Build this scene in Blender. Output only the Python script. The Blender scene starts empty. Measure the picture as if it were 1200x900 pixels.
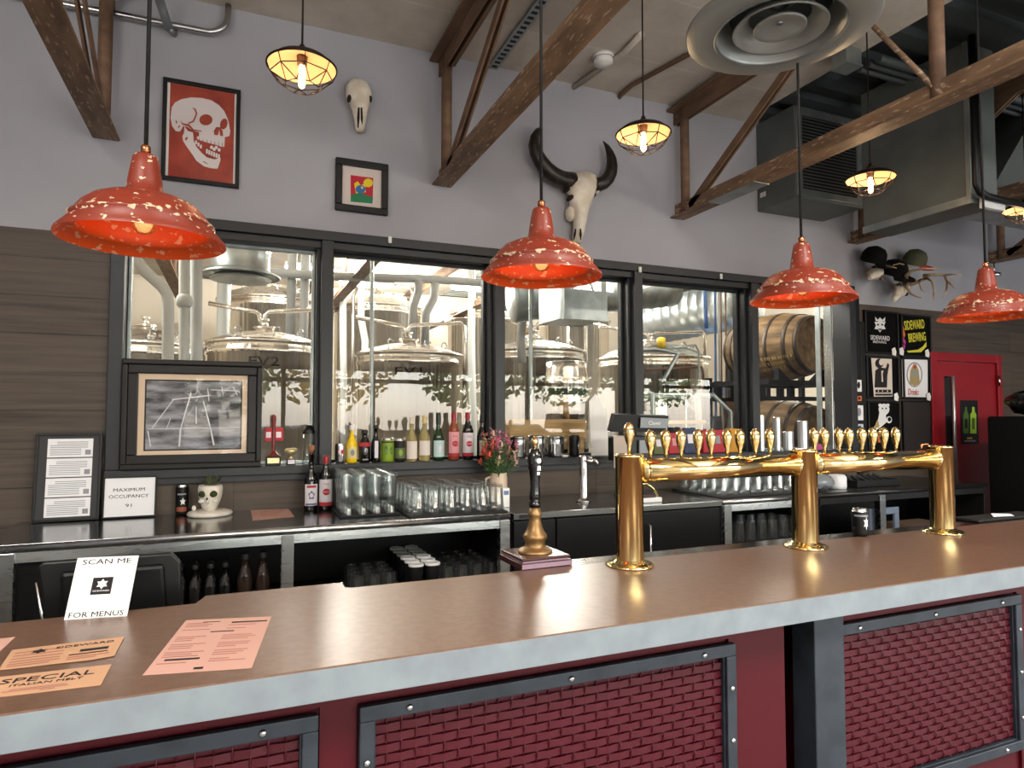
import bpy, bmesh, math, random
from mathutils import Vector, Matrix
random.seed(7)
S = bpy.context.scene
COL = S.collection
PI = math.pi
R = math.radians

# ---------------------------------------------------------------- camera, sky, light, exposure
FPX, YAW, PIT, EYE = 769.0, R(22.86), R(2.62), 1.62
_f = Vector((math.sin(YAW)*math.cos(PIT), math.cos(YAW)*math.cos(PIT), math.sin(PIT)))
_r = Vector((math.cos(YAW), -math.sin(YAW), 0))
_u = _r.cross(_f)
cam = bpy.data.objects.new('camera', bpy.data.cameras.new('camera'))
COL.objects.link(cam)
cam.matrix_world = Matrix(((_r.x, _u.x, -_f.x, 0), (_r.y, _u.y, -_f.y, 0), (_r.z, _u.z, -_f.z, EYE), (0, 0, 0, 1)))
cam.data.sensor_width = 36
cam.data.lens = FPX*36/1200
cam.data.clip_start = .02
cam.data.clip_end = 200
S.camera = cam


def P(px, py, X=None, Y=None, Z=None):
    """where the line of sight through a photo point meets a plane of the room"""
    d = _f + _r*((px-600)/FPX) - _u*((py-450)/FPX)
    t = X/d.x if X is not None else Y/d.y if Y is not None else (Z-EYE)/d.z
    return Vector((0, 0, EYE)) + d*t


world = bpy.data.worlds.new('sky')
S.world = world
world.use_nodes = True
wn = world.node_tree
sky = wn.nodes.new('ShaderNodeTexSky')
sky.sky_type = 'NISHITA'
sky.sun_disc = False
sky.sun_elevation = R(42)
sky.sun_rotation = R(150)
hs = wn.nodes.new('ShaderNodeHueSaturation')
hs.inputs['Saturation'].default_value = .45
wn.links.new(sky.outputs[0], hs.inputs['Color'])
wn.links.new(hs.outputs[0], wn.nodes['Background'].inputs[0])
wn.nodes['Background'].inputs[1].default_value = 1.1

vs = S.view_settings
vs.view_transform = 'Standard'
vs.look = 'None'
vs.gamma = 1
vs.use_curve_mapping = False
vs.exposure = .84
S.cycles.use_denoising = True
S.cycles.max_bounces = 9
S.cycles.diffuse_bounces = 4
S.cycles.glossy_bounces = 5
S.cycles.transmission_bounces = 8
S.cycles.transparent_max_bounces = 24
S.cycles.caustics_reflective = False
S.cycles.caustics_refractive = False
S.cycles.sample_clamp_indirect = 6


def area(name, loc, rot, sx, sy, power, col=(1, 1, 1)):
    l = bpy.data.lights.new(name, 'AREA')
    l.shape = 'RECTANGLE'; l.size = sx; l.size_y = sy; l.energy = power; l.color = col
    o = bpy.data.objects.new(name, l); o.location = loc; o.rotation_euler = rot
    COL.objects.link(o)
    return o


# the sky is sampled through the storefront opening behind the photographer
DAY = area('storefront_opening', (4.75, -3.7, 1.3), (R(90), 0, 0), 11.1, 2.4, 1)
DAY.data.cycles.is_portal = True
# unseen fill lights, added facing down and up to brighten the bar room
for lx, lw in ((-1.8, 80), (2.2, 80), (6.2, 70)):
    area('fill_light_down', (lx, -1.3, 3.9), (0, 0, 0), 1.2, 1.2, lw*1.3, (1, .97, .93))
    area('fill_light_up', (lx, -.6, 2.9), (R(180), 0, 0), 1.0, 1.0, lw*1.2, (1, .96, .9))
# work lights of the brewhouse
for bx, by, bw in ((-1.2, 6.0, 90), (1.0, 8.2, 170), (4.3, 8.4, 170), (3.6, 5.6, 80), (7.6, 7.4, 190), (2.6, 11.2, 140)):
    bl_ = bpy.data.lights.new('brewhouse_lamp', 'POINT'); bl_.energy = bw*1.3; bl_.color = (1, .95, .86); bl_.shadow_soft_size = .35
    bo = bpy.data.objects.new('brewhouse_lamp', bl_); bo.location = (bx, by, 3.45); COL.objects.link(bo)


# ---------------------------------------------------------------- materials
def lin(c):
    return c/12.92 if c <= .04045 else ((c+.055)/1.055)**2.4


def hexc(h):
    if not isinstance(h, str): return (*h, 1)
    h = h.lstrip('#')
    return tuple(lin(int(h[i:i+2], 16)/255) for i in (0, 2, 4)) + (1,)


MATS = {}


def mat(name, col='#808080', rough=.5, metal=0., emit=0., emitc=None, col2=None, scale=(8, 8, 8), lo=.4, hi=.6,
        detail=4., bump=0., bscale=60., trans=0., coat=0., spec=.5, ior=1.45, rvar=0.):
    if name in MATS: return MATS[name]
    m = bpy.data.materials.new(name); MATS[name] = m
    m.use_nodes = True
    nt = m.node_tree; N = nt.nodes; L = nt.links
    b = N['Principled BSDF']
    b.inputs['Base Color'].default_value = hexc(col)
    b.inputs['Roughness'].default_value = rough
    b.inputs['Metallic'].default_value = metal
    b.inputs['Specular IOR Level'].default_value = spec
    b.inputs['IOR'].default_value = ior
    if trans: b.inputs['Transmission Weight'].default_value = trans
    if coat: b.inputs['Coat Weight'].default_value = coat; b.inputs['Coat Roughness'].default_value = .05
    if emit:
        b.inputs['Emission Color'].default_value = hexc(emitc or col)
        b.inputs['Emission Strength'].default_value = emit
    if col2 or bump or rvar:
        tc = N.new('ShaderNodeTexCoord'); mp = N.new('ShaderNodeMapping')
        mp.inputs['Scale'].default_value = scale
        L.new(tc.outputs['Object'], mp.inputs[0])
        n = N.new('ShaderNodeTexNoise'); n.inputs['Scale'].default_value = 1; n.inputs['Detail'].default_value = detail
        L.new(mp.outputs[0], n.inputs['Vector'])
        if col2:
            rp = N.new('ShaderNodeValToRGB')
            rp.color_ramp.elements[0].position = lo; rp.color_ramp.elements[0].color = hexc(col)
            rp.color_ramp.elements[1].position = hi; rp.color_ramp.elements[1].color = hexc(col2)
            L.new(n.outputs['Fac'], rp.inputs[0]); L.new(rp.outputs[0], b.inputs['Base Color'])
        if rvar:
            mr = N.new('ShaderNodeMapRange'); mr.inputs['To Min'].default_value = max(0, rough-rvar)
            mr.inputs['To Max'].default_value = rough+rvar
            L.new(n.outputs['Fac'], mr.inputs['Value']); L.new(mr.outputs[0], b.inputs['Roughness'])
        if bump:
            n2 = N.new('ShaderNodeTexNoise'); n2.inputs['Scale'].default_value = bscale; n2.inputs['Detail'].default_value = 3
            L.new(tc.outputs['Object'], n2.inputs['Vector'])
            bp = N.new('ShaderNodeBump'); bp.inputs['Strength'].default_value = bump; bp.inputs['Distance'].default_value = .01
            L.new(n2.outputs['Fac'], bp.inputs['Height']); L.new(bp.outputs[0], b.inputs['Normal'])
    return m


def thin_glass(name, tint='#ffffff', refl=1.0, rough=.01, base=.02, haze=0., hcol='#ffffff'):
    """a thin clear sheet or shell: passes light straight through, reflects by Fresnel"""
    if name in MATS: return MATS[name]
    m = bpy.data.materials.new(name); MATS[name] = m; m.use_nodes = True
    nt = m.node_tree; N = nt.nodes; L = nt.links
    N.remove(N['Principled BSDF'])
    t = N.new('ShaderNodeBsdfTransparent'); t.inputs[0].default_value = hexc(tint)
    g = N.new('ShaderNodeBsdfGlossy'); g.inputs['Roughness'].default_value = rough
    lw = N.new('ShaderNodeLayerWeight'); lw.inputs[0].default_value = .5
    pw = N.new('ShaderNodeMath'); pw.operation = 'POWER'; pw.inputs[1].default_value = 5; L.new(lw.outputs['Facing'], pw.inputs[0])
    fr = N.new('ShaderNodeMath'); fr.operation = 'MULTIPLY_ADD'; fr.inputs[1].default_value = .96; fr.inputs[2].default_value = .04; L.new(pw.outputs[0], fr.inputs[0])
    mu = N.new('ShaderNodeMath'); mu.operation = 'MULTIPLY_ADD'; mu.use_clamp = True
    mu.inputs[1].default_value = refl; mu.inputs[2].default_value = base
    L.new(fr.outputs[0], mu.inputs[0])
    mx = N.new('ShaderNodeMixShader')
    L.new(mu.outputs[0], mx.inputs[0]); L.new(t.outputs[0], mx.inputs[1]); L.new(g.outputs[0], mx.inputs[2])
    out = mx
    if haze:
        d = N.new('ShaderNodeBsdfDiffuse'); d.inputs[0].default_value = hexc(hcol)
        m2 = N.new('ShaderNodeMixShader'); m2.inputs[0].default_value = haze
        L.new(mx.outputs[0], m2.inputs[1]); L.new(d.outputs[0], m2.inputs[2]); out = m2
    L.new(out.outputs[0], N['Material Output'].inputs[0])
    return m


def brick_mat(name, plane, c1, c2, mortar, w, h, ms=.004, rough=.6, grain=(2, 40), gcol=None, gamt=.5, bump=.15, off=.5, spec=.4):
    """planks, slabs or tiles laid in a plane ('xz', 'xy' or 'yz')"""
    if name in MATS: return MATS[name]
    m = bpy.data.materials.new(name); MATS[name] = m; m.use_nodes = True
    nt = m.node_tree; N = nt.nodes; L = nt.links; b = N['Principled BSDF']
    b.inputs['Roughness'].default_value = rough; b.inputs['Specular IOR Level'].default_value = spec
    tc = N.new('ShaderNodeTexCoord'); sp = N.new('ShaderNodeSeparateXYZ'); cb = N.new('ShaderNodeCombineXYZ')
    L.new(tc.outputs['Object'], sp.inputs[0])
    L.new(sp.outputs['XYZ'.index(plane[0].upper())], cb.inputs[0]); L.new(sp.outputs['XYZ'.index(plane[1].upper())], cb.inputs[1])
    br = N.new('ShaderNodeTexBrick'); br.offset = off
    br.inputs['Color1'].default_value = hexc(c1); br.inputs['Color2'].default_value = hexc(c2); br.inputs['Mortar'].default_value = hexc(mortar)
    br.inputs['Scale'].default_value = 1; br.inputs['Mortar Size'].default_value = ms; br.inputs['Mortar Smooth'].default_value = .1
    br.inputs['Brick Width'].default_value = w; br.inputs['Row Height'].default_value = h
    L.new(cb.outputs[0], br.inputs['Vector'])
    mp = N.new('ShaderNodeMapping'); mp.inputs['Scale'].default_value = (grain[0], grain[1], 1); L.new(cb.outputs[0], mp.inputs[0])
    n = N.new('ShaderNodeTexNoise'); n.inputs['Scale'].default_value = 1; n.inputs['Detail'].default_value = 6; n.inputs['Roughness'].default_value = .65
    L.new(mp.outputs[0], n.inputs['Vector'])
    mx = N.new('ShaderNodeMixRGB'); mx.blend_type = 'MIX'
    rp = N.new('ShaderNodeValToRGB'); rp.color_ramp.elements[0].position = .35; rp.color_ramp.elements[1].position = .7
    rp.color_ramp.elements[0].color = (0, 0, 0, 1); rp.color_ramp.elements[1].color = (gamt, gamt, gamt, 1)
    L.new(n.outputs['Fac'], rp.inputs[0]); L.new(rp.outputs[0], mx.inputs[0])
    L.new(br.outputs['Color'], mx.inputs[1]); mx.inputs[2].default_value = hexc(gcol or c2)
    L.new(mx.outputs[0], b.inputs['Base Color'])
    bp = N.new('ShaderNodeBump'); bp.inputs['Strength'].default_value = bump; bp.inputs['Distance'].default_value = .004; bp.invert = True
    L.new(br.outputs['Fac'], bp.inputs['Height']); L.new(bp.outputs[0], b.inputs['Normal'])
    return m


M_wall = mat('grey_wall_paint', '#a0a1a8', .85, col2='#a9aab1', scale=(1.1, 1.1, 1.1), lo=.3, hi=.7, bump=.08, bscale=160)
M_front = mat('pale_wall_paint', '#d0cdc8', .9)
M_cream = mat('cream_brewhouse_wall', '#e6dccb', .9)
M_plank = brick_mat('weathered_wood_plank_wall', 'xz', '#322922', '#4b4037', '#110e0b', 1.22, .205, .003, .55, (1.3, 34), '#5c5147', .75, .3, .37)
M_conc = brick_mat('concrete_plank_ceiling', 'xy', '#c6beb3', '#d0c8bd', '#dcd5cb', 30, .62, .006, .95, (3, 3), '#a2988b', .6, .1)
M_deck = mat('dark_painted_deck', '#3a4143', .6)
M_floor = brick_mat('floor_slab', 'xy', '#8d8982', '#95918a', '#6f6b66', 3, 3, .006, .5, (3, 3), '#706c66', .4, .05)
M_frame = mat('charcoal_window_paint', '#202327', .45)
M_pane = thin_glass('window_pane_glass', '#fbfdfc', 1.0, .004, .0)
M_black = mat('black_satin', '#0a0a0b', .4, spec=.4)
M_blackm = mat('black_matte', '#070708', .7, spec=.3)
M_rub = mat('black_rubber_mat', '#101011', .65, bump=.3, bscale=300)
M_steel = mat('brushed_stainless', '#b9bbbb', .22, 1, bump=.02, bscale=200, rvar=.06, scale=(1, 30, 30))
def streaked_steel():
    """brushed tank sheet: slightly wavy across, straight up and down"""
    m = bpy.data.materials.new('polished_tank_steel'); m.use_nodes = True
    nt = m.node_tree; N = nt.nodes; L = nt.links; b = N['Principled BSDF']
    b.inputs['Base Color'].default_value = hexc('#e3ddd3'); b.inputs['Metallic'].default_value = 1; b.inputs['Roughness'].default_value = .22
    tc = N.new('ShaderNodeTexCoord'); mp = N.new('ShaderNodeMapping'); mp.inputs['Scale'].default_value = (10, 10, .35); L.new(tc.outputs['Object'], mp.inputs[0])
    n = N.new('ShaderNodeTexNoise'); n.inputs['Scale'].default_value = 1; n.inputs['Detail'].default_value = 2; L.new(mp.outputs[0], n.inputs['Vector'])
    bp = N.new('ShaderNodeBump'); bp.inputs['Strength'].default_value = .7; bp.inputs['Distance'].default_value = .03
    L.new(n.outputs['Fac'], bp.inputs['Height']); L.new(bp.outputs[0], b.inputs['Normal'])
    return m


M_tank = streaked_steel()
M_galv = mat('galvanised_sheet', '#9aa3a4', .38, .85, col2='#b2b9b9', scale=(6, 6, 6))
M_diff = mat('grey_diffuser_paint', '#9c9f9b', .4, .4)
M_duct = mat('grey_painted_duct', '#5e6462', .5, .3, col2='#686e6c', scale=(3, 3, 3))
M_chrome = mat('chrome', '#d9d9da', .07, 1)
M_brass = mat('polished_brass', '#e9d094', .09, 1)
M_oldbrass = mat('aged_brass', '#8a6c46', .42, .75, col2='#9c7d55', scale=(20, 20, 20))
M_copper = mat('copper', '#c07a55', .15, 1)
M_rust = mat('rusty_brown_steel', '#604a3a', .75, .1, col2='#7d624e', scale=(12, 2.5, 12), lo=.35, hi=.65, bump=.2, bscale=80)
M_top = mat('brown_laminate_bar_top', '#6c5141', .3, .1, col2='#755949', scale=(40, 40, 40), bump=.02, bscale=400, spec=.5)
M_edge = mat('blue_grey_concrete_edge', '#70777e', .5, col2='#7b848a', scale=(14, 14, 14), lo=.3, hi=.7, detail=8)
M_maroon = mat('maroon_bar_paint', '#450611', .5, spec=.25)
M_mesh = mat('maroon_woven_wire', '#450b17', .4, spec=.35)
M_slate = mat('slate_blue_steel', '#2b3037', .45, .35, col2='#343a42', scale=(10, 10, 10))
M_white = mat('white_plastic', '#e9e9e6', .45)
M_paper = mat('white_paper', '#e4e4e8', .8)
M_pink = mat('salmon_paper', '#cb9f90', .85)
M_peach = mat('peach_paper', '#c59a78', .85)
M_ink = mat('black_ink', '#191416', .8)
M_grey = mat('grey_ink', '#8b8b92', .8)
M_pinkink = mat('salmon_print', '#a56c60', .85)
M_orange = mat('inner_orange_enamel', '#e2451b', .4)
M_cord = mat('black_cord', '#0f0f10', .6)
M_bone = mat('aged_bone', '#d6cbb8', .7, col2='#e6dfd2', scale=(14, 14, 14), bump=.25, bscale=50)
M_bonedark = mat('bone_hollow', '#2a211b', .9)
M_horn = mat('dark_horn', '#1b1713', .35, col2='#3a3027', scale=(30, 30, 30), lo=.45, hi=.8, bump=.2, bscale=60)
M_antler = mat('antler', '#8a7357', .6, col2='#c9b898', scale=(9, 9, 9), lo=.4, hi=.65)
M_glass = thin_glass('clear_glassware', '#f7f9f9', 1.5, .02, .014, .006)
M_red = mat('red_door_paint', '#8d0f1d', .4, bump=.05, bscale=120)
M_leaf = mat('leaf_green', '#4d6a32', .6, col2='#6d8a45', scale=(30, 30, 30))
M_stem = mat('stem_green', '#41602f', .6)


def chip_mat():
    """red enamel worn through to a cream ground in small flakes"""
    m = bpy.data.materials.new('chipped_red_enamel'); m.use_nodes = True
    nt = m.node_tree; N = nt.nodes; L = nt.links; b = N['Principled BSDF']
    tc = N.new('ShaderNodeTexCoord'); mp = N.new('ShaderNodeMapping'); mp.inputs['Scale'].default_value = (56, 56, 84)
    oi = N.new('ShaderNodeObjectInfo'); ad = N.new('ShaderNodeVectorMath'); ad.operation = 'ADD'
    L.new(tc.outputs['Object'], mp.inputs[0]); L.new(mp.outputs[0], ad.inputs[0]); L.new(oi.outputs['Location'], ad.inputs[1])
    n = N.new('ShaderNodeTexNoise'); n.inputs['Scale'].default_value = 1; n.inputs['Detail'].default_value = 3; n.inputs['Roughness'].default_value = .5
    L.new(ad.outputs[0], n.inputs['Vector'])
    sp = N.new('ShaderNodeSeparateXYZ'); L.new(tc.outputs['Object'], sp.inputs[0])
    w = N.new('ShaderNodeMapRange'); w.interpolation_type = 'SMOOTHSTEP'      # a band worn more, at the bead above the rim
    d = N.new('ShaderNodeMath'); d.operation = 'SUBTRACT'; d.inputs[1].default_value = .052; L.new(sp.outputs[2], d.inputs[0])
    a = N.new('ShaderNodeMath'); a.operation = 'ABSOLUTE'; L.new(d.outputs[0], a.inputs[0])
    w.inputs['From Min'].default_value = 0; w.inputs['From Max'].default_value = .02; w.inputs['To Min'].default_value = .11; w.inputs['To Max'].default_value = 0
    L.new(a.outputs[0], w.inputs['Value'])
    s = N.new('ShaderNodeMath'); s.operation = 'ADD'; L.new(n.outputs['Fac'], s.inputs[0]); L.new(w.outputs[0], s.inputs[1])
    rp = N.new('ShaderNodeValToRGB'); rp.color_ramp.interpolation = 'CONSTANT'
    e = rp.color_ramp.elements; e[0].position = 0; e[0].color = hexc('#86311f'); e[1].position = .65; e[1].color = hexc('#d9c6a6')
    x = e.new(.637); x.color = hexc('#5a1a12')
    L.new(s.outputs[0], rp.inputs[0]); L.new(rp.outputs[0], b.inputs['Base Color'])
    b.inputs['Roughness'].default_value = .42
    return m


M_chip = chip_mat()


def scratched_rust():
    m = bpy.data.materials.new('scratched_brown_steel'); m.use_nodes = True
    nt = m.node_tree; N = nt.nodes; L = nt.links; b = N['Principled BSDF']
    tc = N.new('ShaderNodeTexCoord')
    def noise(sc, det):
        mp = N.new('ShaderNodeMapping'); mp.inputs['Scale'].default_value = sc; L.new(tc.outputs['Object'], mp.inputs[0])
        n = N.new('ShaderNodeTexNoise'); n.inputs['Scale'].default_value = 1; n.inputs['Detail'].default_value = det
        L.new(mp.outputs[0], n.inputs['Vector']); return n
    n1 = noise((14, 4, 14), 4); n2 = noise((60, 14, 60), 3)
    r1 = N.new('ShaderNodeValToRGB'); r1.color_ramp.elements[0].color = hexc('#66503d'); r1.color_ramp.elements[1].color = hexc('#8b6f57')
    r1.color_ramp.elements[0].position = .35; r1.color_ramp.elements[1].position = .65; L.new(n1.outputs['Fac'], r1.inputs[0])
    r2 = N.new('ShaderNodeValToRGB'); r2.color_ramp.elements[0].position = .59; r2.color_ramp.elements[1].position = .66; L.new(n2.outputs['Fac'], r2.inputs[0])
    mx = N.new('ShaderNodeMixRGB'); L.new(r2.outputs[0], mx.inputs[0]); L.new(r1.outputs[0], mx.inputs[1]); mx.inputs[2].default_value = hexc('#b09780')
    L.new(mx.outputs[0], b.inputs['Base Color']); b.inputs['Roughness'].default_value = .6; b.inputs['Metallic'].default_value = .1
    return m


M_scr = scratched_rust()


# ---------------------------------------------------------------- mesh helpers
class MB:
    """collects shapes, in world or thing coordinates, into one mesh"""
    def __init__(s, o=(0, 0, 0)):
        s.bm = bmesh.new(); s.m = 0; s.sm = False; s.o = Vector(o)

    def v(s, p): return s.bm.verts.new(Vector(p) - s.o)

    def f(s, vs, sm=None):
        try:
            f = s.bm.faces.new(vs)
        except ValueError:
            return None
        f.material_index = s.m; f.smooth = s.sm if sm is None else sm
        return f

    def box(s, x0, y0, z0, x1, y1, z1, bev=0., seg=2):
        c = [s.v((x, y, z)) for x in (x0, x1) for y in (y0, y1) for z in (z0, z1)]
        fs = [s.f([c[i] for i in q], False) for q in ((0, 1, 3, 2), (4, 6, 7, 5), (0, 4, 5, 1), (2, 3, 7, 6), (0, 2, 6, 4), (1, 5, 7, 3))]
        if bev:
            es = list({e for f in fs for e in f.edges})
            r = bmesh.ops.bevel(s.bm, geom=es, offset=bev, segments=seg, affect='EDGES', profile=.5, clamp_overlap=True)
            for f in r['faces']: f.material_index = s.m
        return s

    def ring(s, c, r, n, ax=None, ay=None, ry=None):
        ax = ax or Vector((1, 0, 0)); ay = ay or Vector((0, 1, 0)); ry = r if ry is None else ry
        return [s.v(Vector(c) + ax*(r*math.cos(2*PI*i/n)) + ay*(ry*math.sin(2*PI*i/n))) for i in range(n)]

    def skin(s, a, b, sm=True, closed=True):
        n = len(a)
        for i in range(n if closed else n-1):
            j = (i+1) % n
            s.f([a[i], a[j], b[j], b[i]], sm)

    def lathe(s, prof, c=(0, 0, 0), n=24, axis=(0, 0, 1), up=None, sm=True, cap0=False, cap1=False):
        """prof: (radius, height) pairs turned about an axis through c"""
        az = Vector(axis).normalized()
        ax = Vector(up).normalized() if up else az.orthogonal().normalized()
        if abs(az.z) > .999: ax = Vector((1, 0, 0))
        ay = az.cross(ax)
        prev = None; c = Vector(c)
        for k, (r, h) in enumerate(prof):
            ce = c + az*h
            cur = [s.v(ce)] if r <= 1e-6 else s.ring(ce, r, n, ax, ay)
            if prev:
                if len(prev) == 1 and len(cur) > 1:
                    for i in range(n): s.f([prev[0], cur[i], cur[(i+1) % n]], sm)
                elif len(cur) == 1 and len(prev) > 1:
                    for i in range(n): s.f([prev[i], prev[(i+1) % n], cur[0]], sm)
                elif len(cur) > 1:
                    s.skin(prev, cur, sm)
            elif cap0 and len(cur) > 1: s.f(cur[::-1], False)
            prev = cur
        if cap1 and len(prev) > 1: s.f(prev, False)
        return s

    def cyl(s, p0, p1, r0, r1=None, n=16, sm=True):
        p0, p1 = Vector(p0), Vector(p1); r1 = r0 if r1 is None else r1
        return s.lathe([(0, 0), (r0, 0), (r1, (p1-p0).length), (0, (p1-p0).length)], p0, n, p1-p0, sm=sm)

    def tube(s, pts, r, n=8, flat=1.):
        pts = [Vector(p) for p in pts]
        rs = r if isinstance(r, (list, tuple)) else [r]*len(pts)
        prev = None; ax = None
        for i, p in enumerate(pts):
            t = (pts[min(i+1, len(pts)-1)] - pts[max(i-1, 0)]).normalized()
            if ax is None: ax = t.orthogonal().normalized()
            ax = (ax - t*ax.dot(t)).normalized(); ay = t.cross(ax)
            cur = s.ring(p, rs[i], n, ax, ay, rs[i]*flat)
            if prev: s.skin(prev, cur, True)
            else: s.f(cur[::-1], False)
            prev = cur
        s.f(prev, False)
        return s

    def ell(s, c, r, n=12, mtx=None):
        rx, ry, rz = (r, r, r) if not isinstance(r, (list, tuple)) else r
        c = Vector(c); k = max(4, n//2); prev = None
        for j in range(k+1):
            a = -PI/2 + PI*j/k
            if j in (0, k):
                d = Vector((0, 0, rz*math.sin(a)))
                cur = [s.v(c + (mtx @ d if mtx else d))]
            else:
                cur = []
                for i in range(n):
                    d = Vector((rx*math.cos(a)*math.cos(2*PI*i/n), ry*math.cos(a)*math.sin(2*PI*i/n), rz*math.sin(a)))
                    cur.append(s.v(c + (mtx @ d if mtx else d)))
            if prev:
                if len(prev) == 1:
                    for i in range(n): s.f([prev[0], cur[(i+1) % n], cur[i]][::-1], True)
                elif len(cur) == 1:
                    for i in range(n): s.f([prev[i], prev[(i+1) % n], cur[0]], True)
                else: s.skin(prev, cur, True)
            prev = cur
        return s

    def loft(s, rings, caps=True, sm=True):
        prev = None
        for rg in rings:
            cur = [s.v(p) for p in rg]
            if prev: s.skin(prev, cur, sm)
            elif caps: s.f(cur[::-1], False)
            prev = cur
        if caps: s.f(prev, False)
        return s

    def prism(s, pts, d, sm=False):
        a = [s.v(p) for p in pts]; b = [s.v(Vector(p)+Vector(d)) for p in pts]
        s.f(a[::-1], False); s.f(b, False); s.skin(a, b, sm)
        return s

    def quad(s, pts):
        s.f([s.v(p) for p in pts], False); return s

    def build(s, name, mats, parent=None, loc=None, rot=None, bevel=0., fix=True):
        if fix: bmesh.ops.recalc_face_normals(s.bm, faces=s.bm.faces)
        me = bpy.data.meshes.new(name); s.bm.to_mesh(me); s.bm.free()
        for m in (mats if isinstance(mats, (list, tuple)) else [mats]): me.materials.append(m)
        o = bpy.data.objects.new(name, me); COL.objects.link(o)
        if parent: o.parent = parent
        if loc is not None: o.location = loc
        elif not parent: o.location = s.o
        if rot is not None: o.rotation_euler = rot
        if bevel:
            b = o.modifiers.new('bevel', 'BEVEL'); b.width = bevel; b.segments = 2; b.limit_method = 'ANGLE'
        return o


def tag(o, label, cat, group=None):
    o['label'] = label; o['category'] = cat
    if group: o['group'] = group
    return o


def struct(o, label=None):
    o['kind'] = 'structure'
    if label: o['label'] = label
    return o


def thing(name, label, cat, loc=(0, 0, 0), rotz=0, group=None):
    o = bpy.data.objects.new(name, None); o.empty_display_size = .1
    COL.objects.link(o); o.location = loc; o.rotation_euler = (0, 0, rotz)
    return tag(o, label, cat, group)


def dup(root, loc, rotz=0, label=None, group=None):
    r = root.copy(); COL.objects.link(r); r.location = loc; r.rotation_euler = (0, 0, rotz)
    if label: r['label'] = label
    if group: r['group'] = group
    for ch in list(root.children):
        c = ch.copy(); COL.objects.link(c); c.parent = r
        for g in list(ch.children):
            d = g.copy(); COL.objects.link(d); d.parent = c
    return r


def text(name, s, parent, mtx, w, material, h=None, bend=None, depth=.0006, sx=1., off=0., shear=0., align='CENTER'):
    """lettering as a mesh; mtx puts its x along the writing and its z out of the surface; fitted to width w"""
    cu = bpy.data.curves.new(name, 'FONT'); cu.body = s; cu.align_x = align; cu.align_y = 'CENTER'; cu.extrude = .02; cu.shear = shear; cu.offset = off
    cu.resolution_u = 2; cu.space_line = .95
    tmp = bpy.data.objects.new(name, cu); COL.objects.link(tmp)
    me = bpy.data.meshes.new_from_object(tmp.evaluated_get(bpy.context.evaluated_depsgraph_get()))
    bpy.data.objects.remove(tmp); bpy.data.curves.remove(cu)
    me.name = name
    xs = [v.co.x for v in me.vertices]; ys = [v.co.y for v in me.vertices]
    kx = w/(max(xs)-min(xs)); ky = kx/sx if h is None else h/(max(ys)-min(ys))
    cx, cy = (max(xs)+min(xs))/2, (max(ys)+min(ys))/2
    for v in me.vertices:
        x, y, z = (v.co.x-cx)*kx, (v.co.y-cy)*ky, (depth if v.co.z > 0 else 0)
        if bend:
            a = x/bend; v.co = (math.sin(a)*(bend+z), y, (bend+z)*math.cos(a)-bend)
        else: v.co = (x, y, z)
    me.materials.clear(); me.materials.append(material)
    me.transform(mtx)
    o = bpy.data.objects.new(name, me); COL.objects.link(o)
    if parent: o.parent = parent
    return o


def face_y(x, y, z, rx=0., rz=0.):
    """frame for writing on a surface that looks towards -Y"""
    return Matrix.Translation((x, y, z)) @ Matrix.Rotation(rz, 4, 'Z') @ Matrix.Rotation(R(90)+rx, 4, 'X')


def ring_frame(mb, x0, z0, x1, z1, w, y0, y1, bev=.003):
    """four mitred-looking bars round a rectangle facing -Y"""
    mb.box(x0, y0, z1-w, x1, y1, z1, bev); mb.box(x0, y0, z0, x1, y1, z0+w, bev)
    mb.box(x0, y0, z0+w, x0+w, y1, z1-w, bev); mb.box(x1-w, y0, z0+w, x1, y1, z1-w, bev)


def flat_art(name, parent, o, layers, Y, pxmap=None, step=.0005):
    """flat printed shapes in a plane facing -Y: layers = [(material, [(px,py)...]), ...] in photo points"""
    mats = []; mb = MB(o)
    for k, (m, pts) in enumerate(layers):
        if m not in mats: mats.append(m)
        mb.m = mats.index(m)
        y = Y - step*(k+1)
        vs = [mb.v(P(*(pxmap(p) if pxmap else p), Y=Y) + Vector((0, y-Y, 0))) for p in pts]
        mb.f(vs, False)
    return mb.build(name, mats, parent, loc=(0, 0, 0), fix=False)


def oval(cx, cy, rx, ry, n=16, a=0.):
    return [(cx+rx*math.cos(2*PI*i/n)*math.cos(a)-ry*math.sin(2*PI*i/n)*math.sin(a),
             cy+rx*math.cos(2*PI*i/n)*math.sin(a)+ry*math.sin(2*PI*i/n)*math.cos(a)) for i in range(n)]


def rect(x0, y0, x1, y1): return [(x0, y0), (x1, y0), (x1, y1), (x0, y1)]

# ---------------------------------------------------------------- room shell
WY = 4.2            # face of the window wall
XL, XR, YF, YB, ZC = -4.0, 10.5, -3.6, 13.0, 4.06
struct(MB().box(XL-.2, YF-.2, -.2, XR+.2, YB+.2, 0).build('floor', M_floor))
struct(MB().box(XL-.2, YF-.2, ZC, 3.86, YB+.2, ZC+.2).build('ceiling', M_conc))
mb = MB(); mb.box(3.86, YF-.2, ZC+.06, XR+.2, WY+.2, ZC+.2)
x = 3.86
y = -3.5
while y < WY:
    mb.box(3.86, y, ZC, XR, y+.12, ZC+.06); y += .3
struct(mb.build('ceiling_deck', M_deck))
mb = MB(); y = WY+.2; x = 3.86
mb.box(3.86, WY+.2, ZC+.1, XR+.2, YB+.2, ZC+.2)
while y < YB:
    mb.box(3.86, y, ZC, XR, y+.1, ZC+.1); y += .2
struct(mb.build('ceiling_corrugated', M_galv))

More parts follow.
